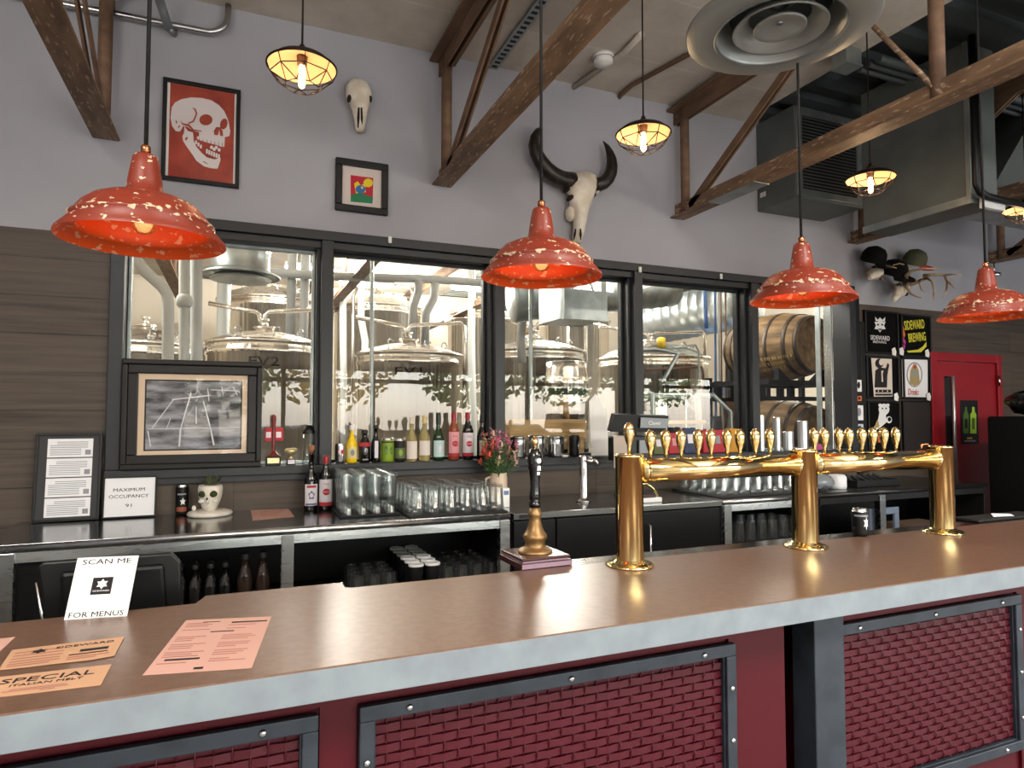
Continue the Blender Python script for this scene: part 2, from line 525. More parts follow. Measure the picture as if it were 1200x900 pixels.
# window wall: opening x -.65..5.08, z 1.26..2.76; door hole x 6.08..7.1
mb = MB()
def wall_piece(x0, x1, z0, z1, m):
    mb.m = m; mb.box(x0, WY, z0, x1, WY+.2, z1)
ZW = 2.612
wall_piece(XL, XR, 2.76, ZC+.06, 0)
wall_piece(XL, -.65, ZW, 2.76, 0); wall_piece(5.08, XR, ZW, 2.76, 0)
wall_piece(XL, -.65, 0, ZW, 1); wall_piece(-.65, 5.08, 0, 1.262, 1)
wall_piece(5.08, 6.06, 0, ZW, 1); wall_piece(6.06, 7.12, 2.21, ZW, 1); wall_piece(7.12, XR, 0, ZW, 1)
struct(mb.build('wall_back', [M_wall, M_plank]))
struct(MB().box(XL-.2, YF, 0, XL, YB, ZC).build('wall_left', M_wall))
struct(MB().box(XR, YF, 0, XR+.2, YB, ZC+.1).build('wall_right', M_wall))
struct(MB().box(XL, WY+.2, 2.77, XR, WY+.21, ZC).build('wall_brewhouse_inner', M_cream))
struct(MB().box(XL, WY+.21, 0, XL+.02, YB, ZC).build('wall_brewhouse_left', M_cream))
struct(MB().box(XR-.02, WY+.21, 0, XR, YB, ZC).build('wall_brewhouse_right', M_cream))
struct(MB().box(XL, YB, 0, XR, YB+.2, ZC+.1).build('wall_brewhouse', M_cream))
# storefront wall: tall glazed opening x -.8..10.3
mb = MB(); mb.box(XL, YF-.2, 2.5, XR, YF, ZC+.06); mb.box(XL, YF-.2, 0, XR, YF, .1)
mb.box(XL, YF-.2, .1, -.8, YF, 2.5); mb.box(10.3, YF-.2, .1, XR, YF, 2.5)
struct(mb.build('wall_front', M_front))
mb = MB()
for i in range(8):
    xx = -.8+i*11.1/7
    mb.box(xx-.035, YF-.15, .1, xx+.035, YF-.04, 2.5)
mb.box(-.8, YF-.15, 2.42, 10.3, YF-.04, 2.5); mb.box(-.8, YF-.15, .1, 10.3, YF-.04, .18); mb.box(-.8, YF-.15, 2.2, 10.3, YF-.05, 2.27)
struct(mb.build('window_7', M_frame))

# the long charcoal window: five lights with deep reveals
FY, GY = 4.165, 4.315
ed = [-.65, .55, 1.706, 2.834, 3.963, 5.08]
mb = MB((-.65, FY, 1.262))
mb.box(-.65, FY, 2.70, 5.08, GY+.04, 2.76, .004)
mb.box(-.62, FY+.03, 2.655, 5.05, GY+.04, 2.70, .003)
struct(mb.build('trim_1', M_frame))
mb = MB((-.65, FY, 1.262))
mb.box(-.65, FY-.02, 1.262, 5.08, GY+.04, 1.312, .004)
mb.box(-.65, FY+.005, 1.225, 5.08, WY, 1.262, .003)
struct(mb.build('trim_2', M_frame))
mb = MB((-.65, FY, 1.312))
mb.box(-.65, FY, 1.312, -.58, GY+.04, 2.70, .004)
struct(mb.build('trim_3', M_frame))
for i in range(1, 6):
    mb = MB((ed[i], FY, 1.312))
    mb.box(ed[i]-.072, FY, 1.312, ed[i], GY+.04, 2.70, .004)
    if i < 5: mb.box(ed[i]-.095, FY+.06, 1.312, ed[i]-.072, GY+.04, 2.66, .003)
    struct(mb.build('trim_%d' % (3+i), M_frame))
struct(MB((5.0, FY, 1.4)).box(4.805, FY+.03, 1.312, 4.826, FY+.11, 2.66, .003).build('trim_9', M_steel))
struct(MB((5.0, FY, 1.4)).box(5.086, FY+.01, .9, 5.14, WY, 2.66, .003).build('trim_10', M_black))
for i in range(5):
    w = bpy.data.objects.new('window_%d' % (i+1), None); COL.objects.link(w); w.location = (ed[i], GY, 1.312); struct(w)
    x0, x1 = ed[i]+.002, ed[i+1]-.097 if i < 4 else 4.80
    if i == 0: x0 = -.578
    mb = MB(w.location); ring_frame(mb, x0, 1.312, x1, 2.655, .018, GY-.02, GY+.03)
    mb.build('sash', M_galv if i in (0, 4) else M_frame, w, loc=(0, 0, 0))
    # one flat pane
    MB(w.location).quad([(x0, GY, 1.312), (x1, GY, 1.312), (x1, GY, 2.655), (x0, GY, 2.655)]).build('glass_pane', M_pane, w, loc=(0, 0, 0))
# white clips along the header
for k, (px, py) in enumerate(((457, 281), (750, 316), (845, 324))):
    p = P(px, py, Y=FY-.008)
    o = MB(p).box(p.x-.012, FY-.016, p.z-.022, p.x+.012, FY, p.z+.022, .006).build('cable_clip', M_white, loc=p)
    tag(o, ['white plastic clip on the window header above the pale wine bottles', 'white plastic clip on the window header above the third mullion', 'white plastic clip on the window header left of the barrels'][k], 'clip', 'clips on the window header')

# red door in the same wall
d = bpy.data.objects.new('door_1', None); COL.objects.link(d); d.location = (6.58, WY, 0); struct(d)
mb = MB(d.location); mb.box(6.06, WY-.035, 0, 6.14, WY+.06, 2.21, .004); mb.box(7.05, WY-.035, 0, 7.12, WY+.06, 2.21, .004); mb.box(6.14, WY-.035, 2.13, 7.05, WY+.06, 2.21, .004)
mb.build('door_frame', M_red, d, loc=(0, 0, 0))
mb = MB(d.location)
gx0, gx1, gz0, gz1 = P(1106, 480, Y=WY).x, P(1115.5, 480, Y=WY).x, 1.15, 1.98
mb.box(6.145, WY-.012, .01, gx0, WY+.03, 2.125); mb.box(gx1, WY-.012, .01, 7.045, WY+.03, 2.125)
mb.box(gx0, WY-.012, .01, gx1, WY+.03, gz0); mb.box(gx0, WY-.012, gz1, gx1, WY+.03, 2.125)
mb.build('door_leaf', M_red, d, loc=(0, 0, 0))
MB(d.location).quad([(gx0, WY, gz0), (gx1, WY, gz0), (gx1, WY, gz1), (gx0, WY, gz1)]).build('door_glass', mat('dim_door_glass', '#2a2426', .05), d, loc=(0, 0, 0))
mb = MB(d.location); hx = P(1118.5, 500, Y=WY-.06).x
mb.tube([(hx, WY-.012, 1.0), (hx, WY-.06, 1.0), (hx, WY-.06, 1.98), (hx, WY-.012, 1.98)], .015, 10)
mb.build('door_handle', mat('satin_handle', '#cfd0d0', .4, 1), d, loc=(0, 0, 0))
for hz in (.35, 1.3, 1.95):
    MB(d.location).cyl((7.05, WY-.045, hz-.05), (7.05, WY-.045, hz+.05), .012, n=10).build('door_hinge', M_steel, d, loc=(0, 0, 0))
# black placard with two green bottles
p0, p1 = P(1125, 469, Y=WY-.015), P(1147, 520, Y=WY-.015)
pl = thing('door_placard', 'black placard with two bottle pictures on the red door', 'sign', ((p0.x+p1.x)/2, WY-.013, p1.z))
MB(pl.location).box(p0.x, WY-.018, p1.z, p1.x, WY-.013, p0.z, .002).build('board', M_black, pl, loc=(0, 0, 0))
G1, G2 = mat('print_dark_green', '#4a6b2c', .6), mat('print_lime', '#9cc63a', .6)
def bottle2d(x, y0, y1, w): return [(x-w, y1), (x-w, y0+9), (x-w*.4, y0+5), (x-w*.4, y0), (x+w*.4, y0), (x+w*.4, y0+5), (x+w, y0+9), (x+w, y1)]
flat_art('picture', pl, pl.location, [(G1, bottle2d(1132, 477, 508, 3.3)), (G2, bottle2d(1140.5, 477, 508, 3.6)), (M_ink, rect(1130.5, 491, 1133.5, 502)), (G1, rect(1139, 490, 1142, 503)), (mat('print_amber', '#c99440', .6), rect(1133, 512.5, 1139, 514.5)), (M_grey, rect(1130, 516, 1143, 517.5))], WY-.0185)

# ---------------------------------------------------------------- roof trusses: paired-angle chords, pipe posts, angle and rod diagonals
def truss(X, y0, y1, label, posts, diags, rods, grp):
    t = thing('roof_truss', label, 'roof truss', (X, y1, 3.15), group=grp)
    mb = MB(t.location)
    mb.box(X-.067, y0, 3.15, X+.067, y1, 3.165, .004); mb.box(X-.022, y0, 3.165, X+.022, y1, 3.262, .004)
    mb.build('bottom_chord', M_scr, t, loc=(0, 0, 0))
    mb = MB(t.location)
    mb.box(X-.09, y0, 3.995, X-.012, y1, 4.01); mb.box(X+.012, y0, 3.995, X+.09, y1, 4.01)
    mb.box(X-.025, y0, 3.90, X-.012, y1, 4.055); mb.box(X+.012, y0, 3.90, X+.025, y1, 4.055)
    mb.build('top_chord', M_rust, t, loc=(0, 0, 0))
    for y in posts:
        MB(t.location).cyl((X, y, 3.16), (X, y, 3.99), .035, n=14).build('post', M_rust, t, loc=(0, 0, 0))
    for a, b in diags:
        mb = MB(t.location); va, vb = Vector((X, a, 3.2)), Vector((X, b, 3.99)); n = (vb-va).normalized().cross(Vector((1, 0, 0)))
        for s in (-1, 1):
            q = [va+Vector((s*.022, 0, 0))+n*.028, va+Vector((s*.010, 0, 0))+n*.028, va+Vector((s*.010, 0, 0))-n*.028, va+Vector((s*.022, 0, 0))-n*.028]
            mb.prism(q, vb-va)
        mb.build('diagonal', M_rust, t, loc=(0, 0, 0))
    for a, b in rods:
        MB(t.location).cyl((X-.02, a, 3.18), (X-.02, b, 4.0), .014, n=10).build('tie_rod', M_scr, t, loc=(0, 0, 0))
    return t
TX = (-.69, 1.255, 3.18, 5.10, 7.04)
TL = ['rusty brown roof truss above the red skull poster, at the upper left', 'rusty brown roof truss between the small bone skull and the horned skull',
      'rusty brown roof truss crossing in front of the grilled air unit', 'rusty brown roof truss ending below the grilled air unit, hidden behind ducts', 'rusty brown roof truss above the red door, at the right edge']
for X, l in zip(TX, TL):
    truss(X, YF+.02, WY-.003, l, (4.09, 2.11, .1, -1.9), ((4.02, 2.72), (.15, 1.4)), ((2.08, 2.62), (.06, -.5)), 'roof trusses over the bar')
for X, l in zip(TX[:4], ['brown truss in the brewhouse seen behind the galvanised round duct, leftmost', 'brown truss in the brewhouse above the left white lagged pipes of the second window', 'brown truss in the brewhouse crossing the right part of the second window', 'brown truss in the brewhouse crossing the top of the fourth window']):
    truss(X, WY+.203, YB-.003, l, (4.5, 6.5, 8.5), ((6.4, 5.2), (6.6, 7.8)), ((8.5, 7.8), (4.6, 5.2)), 'roof trusses in the brewhouse')

p0, p1 = P(838, 235, X=3.18), P(893, 214, X=3.18)
o = MB((3.18, 3.5, 3.148)).box(3.115, p1.y, 3.1445, 3.245, p0.y, 3.149, .001).build('label_plate', M_galv); tag(o, 'pale metal plate under the truss chord left of the grilled air unit', 'plate')
q = P(1165, 321, X=7.04)
t = thing('spot_lamp', 'small chrome spot lamp hung under the truss above the rightmost red pendant', 'lamp', q)
MB().cyl((0, 0, .0), (0, 0, 3.15-q.z), .008, n=8).build('stem', M_chrome, t)
MB().lathe([(0, .02), (.03, .02), (.062, .0), (.065, -.03), (.06, -.03), (.0, -.01)], n=20).build('shade', M_chrome, t)

# ---------------------------------------------------------------- conduits, strut, smoke alarm
mb = MB((-.4, 4.13, 3.85))
arc = [(-.20+.12*math.sin(a), 4.15, 3.98-.12*math.cos(a)) for a in [i*PI/16 for i in range(9)]]
mb.tube([(-3.9, 4.15, 3.84), (-.9, 4.15, 3.85)]+arc+[(-.08, 4.15, 4.05)], .018, 10)
o = mb.build('conduit', M_steel); tag(o, 'bent steel conduit along the top of the wall above the skull poster', 'conduit')
mb = MB((-.4, 4.1, 3.8)); p = P(197, 31, Y=4.12); q = P(187, 0, Y=3.95)
mb.tube([p, q, q+(q-p)*1.0], .028, 6)
mb.tube([p+Vector((0, .02, 0)), p+Vector((.03, .07, 0))], .02, 6)
tag(mb.build('strut_bracket', M_galv), 'short grey strut crossing the bent conduit at the top left', 'bracket')
o = MB((1.6, 4.0, 4.0)); o.box(1.585, 1.0, 4.035, 1.655, WY-.003, 4.058)
o.m = 1
y = 2.6
while y < 4.15:
    o.box(1.6, y, 4.0345, 1.64, y+.028, 4.0352); y += .055
tag(o.build('perforated_strut', [M_galv, M_black]), 'grey slotted strut channel under the ceiling beside the second truss', 'strut')
for k, (pp, lab) in enumerate(([((664, 108), (731, 62), (752, 40)), 'grey conduit on the ceiling passing the smoke alarm'], [((722, 121), (727, 112), (740, 100), (810, 62), (830, 50)), 'thin dark conduit on the ceiling behind the middle caged lamp'])):
    pts = [P(px, py, Z=4.035) for px, py in pp]
    tag(MB(pts[0]).tube(pts, .017 if k else .02, 8).build('conduit', M_rust if k else M_conc, loc=pts[0]), lab, 'conduit')
p = P(707, 72, Z=4.02)
sm = thing('smoke_alarm', 'round white smoke alarm on the concrete ceiling', 'smoke alarm', (p.x, p.y, 3.99))
MB().lathe([(0, 0), (.035, 0), (.04, .008), (.062, .01), (.066, .03), (.066, .045)], n=28).build('housing', M_white, sm)
MB().lathe([(.072, .045), (.075, .05), (.075, .07), (0, .07)], n=28).build('base_plate', M_white, sm)
# stepped round ceiling diffuser on a spiral neck
dp = P(914, 37, Z=3.08)
df = thing('ceiling_diffuser', 'large round grey stepped air diffuser at the top of the room', 'air vent', dp)
MB().lathe([(.20, .11), (.212, .05), (.232, .002), (.24, -.004), (.343, .010), (.349, .014), (.349, .02), (.34, .024), (.25, .02), (.22, .07), (.21, .12)], n=48).build('outer_cone', M_diff, df)
MB().lathe([(.228, .004), (.235, -.009), (.243, -.003)], n=48).build('bead', M_galv, df)
MB().lathe([(.112, .06), (.135, .035), (.166, .006), (.172, .005), (.174, .011), (.145, .042), (.12, .07)], n=40).build('middle_cone', M_diff, df)
MB().lathe([(0, .034), (.04, .03), (.075, .015), (.09, .010), (.096, .012), (.096, .018), (.06, .045), (0, .055)], n=36).build('centre_disc', M_diff, df)
mb = MB()
for a in (0, PI/2): mb.box(-.19*math.cos(a)-.006, -.19*math.sin(a)-.006, .07, .19*math.cos(a)+.006, .19*math.sin(a)+.006, .085)
mb.cyl((0, 0, .03), (0, 0, .08), .012)
mb.build('spider', M_galv, df)
mb = MB(); prof = []
for i in range(22): prof += [(.19, .09+i*.04), (.197, .10+i*.04)]
mb.lathe(prof, n=32)
mb.build('neck', M_galv, df)
# grilled air unit hung at the wall
ax0, ax1, ay0, az0 = 4.0, 4.74, 3.79, 3.31
au = thing('air_unit', 'grey boxy air unit with a dark louvred grille, high on the wall', 'air conditioner', (4.37, 4.0, az0))
mb = MB(au.location); mb.box(ax0, ay0, az0, ax1, WY-.003, 4.05, .006); mb.build('casing', M_duct, au, loc=(0, 0, 0))
mb = MB(au.location); ring_frame(mb, ax0+.01, az0+.02, ax1-.02, 4.03, .055, ay0-.014, ay0); mb.build('grille_frame', M_galv, au, loc=(0, 0, 0))
mb = MB(au.location)
mb.box(ax0+.065, ay0-.003, az0+.075, ax1-.075, ay0-.001, 3.975)
mb.m = 1
for i in range(24):
    z = az0+.085+i*.0265
    mb.prism([(ax0+.066, ay0-.012, z), (ax0+.066, ay0-.010, z+.002), (ax0+.066, ay0-.003, z+.016), (ax0+.066, ay0-.005, z+.014)], (ax1-ax0-.142, 0, 0))
mb.build('grille', [M_blackm, M_duct], au, loc=(0, 0, 0))
q = P(894, 228, X=ax0-.003)
MB(au.location).box(ax0-.004, q.y-.03, q.z-.02, ax0, q.y+.03, q.z+.02).build('rating_plate', M_white, au, loc=(0, 0, 0))
# flat grey duct running from the wall towards the room
dk = thing('rectangular_duct', 'long flat grey duct panel hanging right of the grilled air unit', 'duct', (4.5, 3.1, 2.98))
mb = MB(dk.location); mb.box(4.35, 2.70, 2.985, 4.63, 3.48, 4.05, .004); mb.build('duct_body', M_duct, dk, loc=(0, 0, 0))
mb = MB(dk.location); mb.box(4.343, 2.69, 2.98, 4.36, 3.485, 3.03); mb.box(4.343, 2.69, 3.03, 4.352, 2.72, 4.05); mb.build('seam_flange', M_galv, dk, loc=(0, 0, 0))
mb = MB(dk.location)
p0, p1 = P(1131, 231, Y=2.66), P(1173, 249, Y=2.66)
mb.box(4.42, 2.655, 2.95, 4.63, 2.69, 3.02, .003); mb.build('end_plate', M_white, dk, loc=(0, 0, 0))
q = P(1153, 227, Y=3.0)
t = thing('duct_boot', 'grey duct with a slanting tapered boot at the right edge of the room', 'duct', (q.x+.5, 3.2, q.z))
mb = MB(t.location); mb.prism([(q.x+.08, 3.0, q.z+.03), (q.x+1.6, 3.0, q.z+.03), (q.x+1.6, 3.0, 4.05), (q.x+.75, 3.0, 4.05)], (0, .45, 0)); mb.build('tapered_boot', M_duct, t, loc=(0, 0, 0))
mb = MB(t.location); mb.prism([(q.x, 2.98, q.z), (q.x+1.6, 2.98, q.z), (q.x+1.6, 2.98, q.z+.03), (q.x, 2.98, q.z+.03)], (0, .49, 0)); mb.build('bottom_flange', M_galv, t, loc=(0, 0, 0))
a = P(1145, 227, Y=2.64)
mb = MB(a); mb.tube([Vector((a.x, 2.64, 4.05)), a+Vector((0, 0, .06)), a+Vector((.03, 0, .015)), a+Vector((.09, 0, -.005)), a+Vector((.9, .02, -.02))], .024, 10)
tag(mb.build('black_drain_pipe', M_black, loc=a), 'black pipe dropping beside the flat grey duct and turning right', 'pipe')
# spiral duct end in the top right corner
t = thing('spiral_duct', 'round spiral duct end at the top right corner', 'duct', (3.62, 1.72, 3.62))
mb = MB(); prof = []
for i in range(16): prof += [(.2, i*.09), (.208, i*.09+.02)]
mb.lathe([(0, -.0), (.2, 0)]+prof, n=32, axis=(1, .1, .02)); mb.build('spiral_body', M_galv, t)
mb = MB(); mb.lathe([(.12, -.012), (.215, -.012), (.22, .01), (.205, .03)], n=32, axis=(1, .1, .02)); mb.build('end_collar', M_duct, t)
# conduits and junction box under the dark deck
for k, (py, r) in enumerate(((38, .03), (48, .022), (57, .022))):
    a = P(1000, py+22, Z=3.98); 
    tag(MB(a).tube([Vector((3.9, a.y, 3.98)), Vector((9.5, a.y, 3.98))], r, 8).build('ceiling_pipe', M_deck, loc=a), ['thick dark pipe under the dark deck, nearest of the three', 'thin dark pipe under the dark deck, middle of the three', 'thin dark pipe under the dark deck, farthest of the three'][k], 'pipe', 'dark pipes under the deck')
a = P(992, 70, Z=3.98)
t = thing('junction_box', 'small grey junction box under the ceiling right of the round diffuser', 'electrical box', a)
MB().box(-.07, -.06, -.05, .07, .06, .06, .006).build('box', M_galv, t)
MB().box(-.075, -.066, -.062, .075, .066, -.05, .003).build('cover', M_galv, t)

# ---------------------------------------------------------------- the bar
BF, BB, BZ = 1.471, 2.10, 1.08
o = [(-3.4, BF), (6.2, BF), (6.2, BB), (.345, BB), (.325, BB+.012), (.325, 2.175), (-.07, 2.175), (-.095, BB), (-3.4, BB)]
bt = thing('bar_counter', 'long maroon bar with brown top, thick blue-grey edge and steel framed wire panels', 'bar counter', (1.2, 1.8, 0))
bb = bt
mb = MB(bt.location); mb.prism([(x, y, BZ-.004) for x, y in o], (0, 0, .004)); mb.build('top_sheet', M_top, bt, loc=(0, 0, 0))
mb = MB(bt.location); mb.box(-3.4, BF, 1.007, 6.2, BF+.03, BZ-.004, .002); mb.build('front_edge', M_edge, bt, loc=(0, 0, 0))
mb = MB(bt.location); mb.prism([(x, max(y, BF+.03), 1.03) for x, y in o], (0, 0, BZ-.004-1.03)); mb.build('core', M_rust, bt, loc=(0, 0, 0))
mb = MB(bt.location); mb.box(-.075, 2.176, 1.04, .33, 2.182, BZ-.001); mb.build('rear_edge_strip', M_steel, bt, loc=(0, 0, 0))
dr = thing('drip_rail', 'polished steel rail along the back edge of the bar behind the brass columns', 'rail', (2.5, 2.15, 1.03))
mb = MB(dr.location); mb.box(.96, BB+.001, 1.03, 6.2, 2.195, BZ-.001, .002); mb.build('tray', mat('worn_steel_rail', '#8d8780', .16, 1), dr, loc=(0, 0, 0))

PY = 1.62
mb = MB(bb.location)
mb.box(-3.4, PY+.012, 0, 1.60, 2.05, 1.028)
mb.box(1.60, PY+.012, 0, 1.625, PY+.34, 1.028, .004)
mb.box(1.845, PY+.012, 0, 6.2, 2.05, 1.028)
mb.box(1.60, 1.96, 0, 1.86, 2.05, 1.028)
mb.build('base_body', M_maroon, bb, loc=(0, 0, 0))
mb = MB(bb.location); mb.box(-3.4, PY, .935, 1.622, PY+.012, 1.027); mb.box(1.4, PY, 0, 1.622, PY+.012, .935); mb.box(2.81, PY, 0, 6.2, PY+.012, 1.027); mb.box(1.83, PY, .93, 2.81, PY+.012, 1.027); mb.box(.195, PY, 0, .28, PY+.012, .935)
mb.build('face_board', M_maroon, bb, loc=(0, 0, 0))
MB(bb.location).box(-3.4, 2.051, 0, 6.2, 2.06, 1.028).build('rear_reflector', M_white, bb, loc=(0, 0, 0))  # unseen white panel added so the steel bench has something bright to reflect
MB(bb.location).box(1.626, 1.93, 0, 1.84, 1.955, 1.028).build('niche_back', M_blackm, bb, loc=(0, 0, 0))
MB(bb.location).box(1.715, PY-.035, 0, 1.845, PY+.06, 1.005, .004).build('steel_post', M_slate, bb, loc=(0, 0, 0))


def wire_panel(x0, x1, z0, z1, lab, post=False):
    g = bpy.data.objects.new('wire_panel', None); COL.objects.link(g); g.parent = bb
    g.location = Vector((x0, PY, z0))-bb.location; g['label'] = lab
    o = Vector((x0, PY, z0)); fw = .036
    mb = MB(o)
    ring_frame(mb, x0, z0, x1, z1, fw, PY-.022, PY-.002, .003)
    ring_frame(mb, x0+fw-.006, z0+fw-.006, x1-fw+.006, z1-fw+.006, .01, PY-.010, PY+.004, .001)
    mb.build('panel_frame', M_slate, g, loc=(0, 0, 0))
    n = int((x1-x0)/.43)
    spots = [(x0+.12+(x1-x0-.24)*i/max(1, n), zz) for i in range(n+1) for zz in (z1-.018, z0+.018)]
    spots += [(xx, zz) for zz in (z0+.12, (z0+z1)/2, z1-.13) for xx in (x0+.018, x1-.018)]
    for xx, zz in spots: MB(o).lathe([(.0085, 0), (.0085, .003), (.005, .006), (0, .0065)], (xx, PY-.022, zz), 12, (0, -1, 0)).build('screw', M_steel, g, loc=(0, 0, 0))
    # woven wire: crimped wires crossing over and under
    mb = MB(o); px, pz = .0365, .0245
    ix0, ix1, iz0, iz1 = x0+fw-.004, x1-fw+.004, z0+fw-.004, z1-fw+.004
    nx, nz = int((ix1-ix0)/px), int((iz1-iz0)/pz)
    yc, am = PY+.004, .0026
    for j in range(1, nz):
        z = iz0+j*pz
        pts = []
        for i in range(nx*2+1):
            xx = ix0+i*(ix1-ix0)/(nx*2)
            s = 0 if i % 2 else (1 if (i//2+j) % 2 else -1)
            pts.append((xx, yc+am*s, z))
        mb.loft([[(x_, y_-.0018, z_-.0098), (x_, y_-.0018, z_+.0098), (x_, y_+.0018, z_+.0098), (x_, y_+.0018, z_-.0098)] for x_, y_, z_ in pts], sm=False)
    for i in range(1, nx):
        xx = ix0+i*(ix1-ix0)/nx
        pts = []
        for j in range(nz*2+1):
            z = iz0+j*(iz1-iz0)/(nz*2)
            s = 0 if j % 2 else (-1 if (i+j//2) % 2 else 1)
            pts.append((xx, yc-.001+.0048*s, z))
        mb.tube(pts, .0023, 5)
    mb.build('woven_wire', M_mesh, g, loc=(0, 0, 0))
    MB(o).box(ix0, PY+.0115, iz0, ix1, PY+.0119, iz1).build('backing_sheet', M_mesh, g, loc=(0, 0, 0))


wire_panel(-1.0, .19, .36, .926, 'wire panel cut by the left edge of the photo')
wire_panel(.284, 1.411, .36, .926, 'wide wire panel in the middle of the bar front')
wire_panel(1.812, 2.804, .346, .926, 'wire panel right of the slate blue steel post')

# ---------------------------------------------------------------- brass beer tower
TY = 2.02
tw = thing('beer_tower', 'polished brass beer tower of three columns and two crossbars with oval tap handles', 'beer tower', (2.15, TY, BZ))
cx = (1.308, 2.147, 2.985)
for i, x in enumerate(cx):
    MB(tw.location).lathe([(.05, .012), (.05, .385), (.053, .386), (.053, .393), (.045, .397), (0, .398)], (x, TY, BZ), 40).build('column', M_brass, tw, loc=(0, 0, 0))
    MB(tw.location).lathe([(0, 0), (.085, 0), (.086, .006), (.078, .011), (.06, .013), (.056, .02), (.05, .024)], (x, TY, BZ), 40).build('base_flange', M_brass, tw, loc=(0, 0, 0))
for a, b in ((0, 1), (1, 2)):
    MB(tw.location).cyl((cx[a]+.045, TY, 1.415), (cx[b]-.045, TY, 1.415), .042, n=32).build('crossbar', M_brass, tw, loc=(0, 0, 0))
    for x in (cx[a]+.05, cx[b]-.062): MB(tw.location).cyl((x, TY, 1.415), (x+.012, TY, 1.415), .047, n=32).build('crossbar_collar', M_brass, tw, loc=(0, 0, 0))
hp = [(0, 0), (.006, 0), (.006, .018), (.0085, .024), (.0075, .03), (.014, .048), (.0195, .072), (.0195, .092), (.0145, .106), (.007, .113), (0, .115)]
first = None
def tap(x, y, z):
    global first
    if first is None:
        h = MB().lathe(hp, n=16).build('tap_handle', M_brass, tw)
        first = h
    else:
        h = first.copy(); COL.objects.link(h); h.parent = tw
    h.location = Vector((x, y, z))-tw.location
HY = TY+.045
for px in (762, 780, 798, 818, 833, 852, 867, 885, 902, 954, 966, 983, 995, 1010, 1023, 1036, 1050):
    x = P(px, 520, Y=HY).x
    tap(x, HY, 1.447)
    MB(tw.location).cyl((x, TY+.02, 1.43), (x, HY+.03, 1.445), .011, n=10).build('faucet', M_chrome, tw, loc=(0, 0, 0))
tap(1.322, TY+.02, 1.475)
mb = MB(tw.location)   # small bracket near the right column
a = P(1083, 528, Y=TY+.05)
mb.tube([(2.90, TY+.03, 1.45), (2.90, TY+.03, 1.48), (2.94, TY+.03, 1.484), (2.94, TY+.03, 1.45)], .005, 8)
mb.build('end_bracket', M_copper, tw, loc=(0, 0, 0))

# ---------------------------------------------------------------- hand pump
a = P(613, 673.6, Z=BZ); b = P(672, 667, Z=BZ); c = P(586, 653.5, Z=BZ+.028)
pc = P(627, 646, Z=BZ+.04)
ang = math.atan2(b.y-a.y, b.x-a.x)
hpmp = thing('hand_pump', 'tall black and brass beer pump handle on a square wooden base', 'beer pump', (pc.x, pc.y, BZ), ang)
M_wood = mat('dark_cherry_base', '#3e1d1c', .25, coat=.5)
M_wood2 = mat('pale_lilac_trim', '#8d7484', .35)
hw = (b-a).length/2
mb = MB(); mb.box(-hw-.004, -hw, 0, hw+.004, hw, .022, .003); mb.m = 1; mb.box(-hw+.006, -hw+.008, .022, hw-.006, hw-.01, .027)
mb.m = 0; mb.box(-hw+.002, -hw+.004, .027, hw-.002, hw-.004, .038, .004); mb.m = 1
mb.quad([(-hw, -hw-.0005, .003), (hw, -hw-.0005, .003), (hw, -hw-.0005, .019), (-hw, -hw-.0005, .019)])
mb.build('wooden_base', [M_wood, M_wood2], hpmp)
sc = 1.0
MB().lathe([(0, .037), (.063, .037), (.064, .043), (.055, .05), (.04, .056), (.036, .066), (.037, .078), (.043, .088), (.045, .096), (.041, .103), (.034, .112), (.027, .128), (.022, .15), (.0205, .165), (.024, .17), (.025, .18), (.02, .186), (.019, .2), (0, .2)], n=32).build('brass_stem', M_oldbrass, hpmp)
MB().lathe([(0, .198), (.021, .2), (.023, .21), (.022, .216), (.017, .222), (.021, .232), (.02, .25), (.018, .28), (.02, .315), (.026, .345), (.029, .365), (.028, .385), (.021, .405), (.014, .414), (0, .416)], n=28).build('black_handle', mat('glossy_black_handle', '#0c0c0d', .12, coat=.6), hpmp)
MB().lathe([(0, .414), (.008, .416), (.006, .421), (.012, .428), (.015, .438), (.012, .448), (.005, .453), (.003, .46), (0, .461)], n=20).build('gold_finial', M_brass, hpmp)
MW = mat('white_print', '#dcdcdc', .6)
mb = MB()
def logo_star(cx, cz, r, n=8, ra=.62, rot=0.): return [(cx+(r if i % 2 == 0 else r*ra)*math.sin(PI*i/n+rot), cz+(r if i % 2 == 0 else r*ra)*math.cos(PI*i/n+rot)) for i in range(2*n)]
for pts in (logo_star(.002, .37, .012), [(-.006, .335), (.01, .335), (.008, .352), (-.004, .352)], [(-.003, .318), (.008, .318), (.008, .33), (-.003, .33)]):
    mb.f([mb.v((x, -.0295 if z > .333 else -.024, z)) for x, z in pts])
mb.build('printed_mark', MW, hpmp, fix=False)

# ---------------------------------------------------------------- papers and sign on the bar
def sheet(name, label, cat, pts, m, zt=.0006, lift=0., group=None):
    """a paper lying on the bar: corner points go round; returns thing, local frame"""
    c = sum((P(x, y, Z=BZ+.001) for x, y in pts), Vector())/len(pts)
    t = thing(name, label, cat, (c.x, c.y, BZ+.0008+lift))
    mb = MB(t.location); mb.prism([Vector((q.x, q.y, BZ+.0008+lift)) for q in (P(x, y, Z=BZ+.001) for x, y in pts)], (0, 0, zt)); mb.build('paper', m, t, loc=(0, 0, 0))
    return t


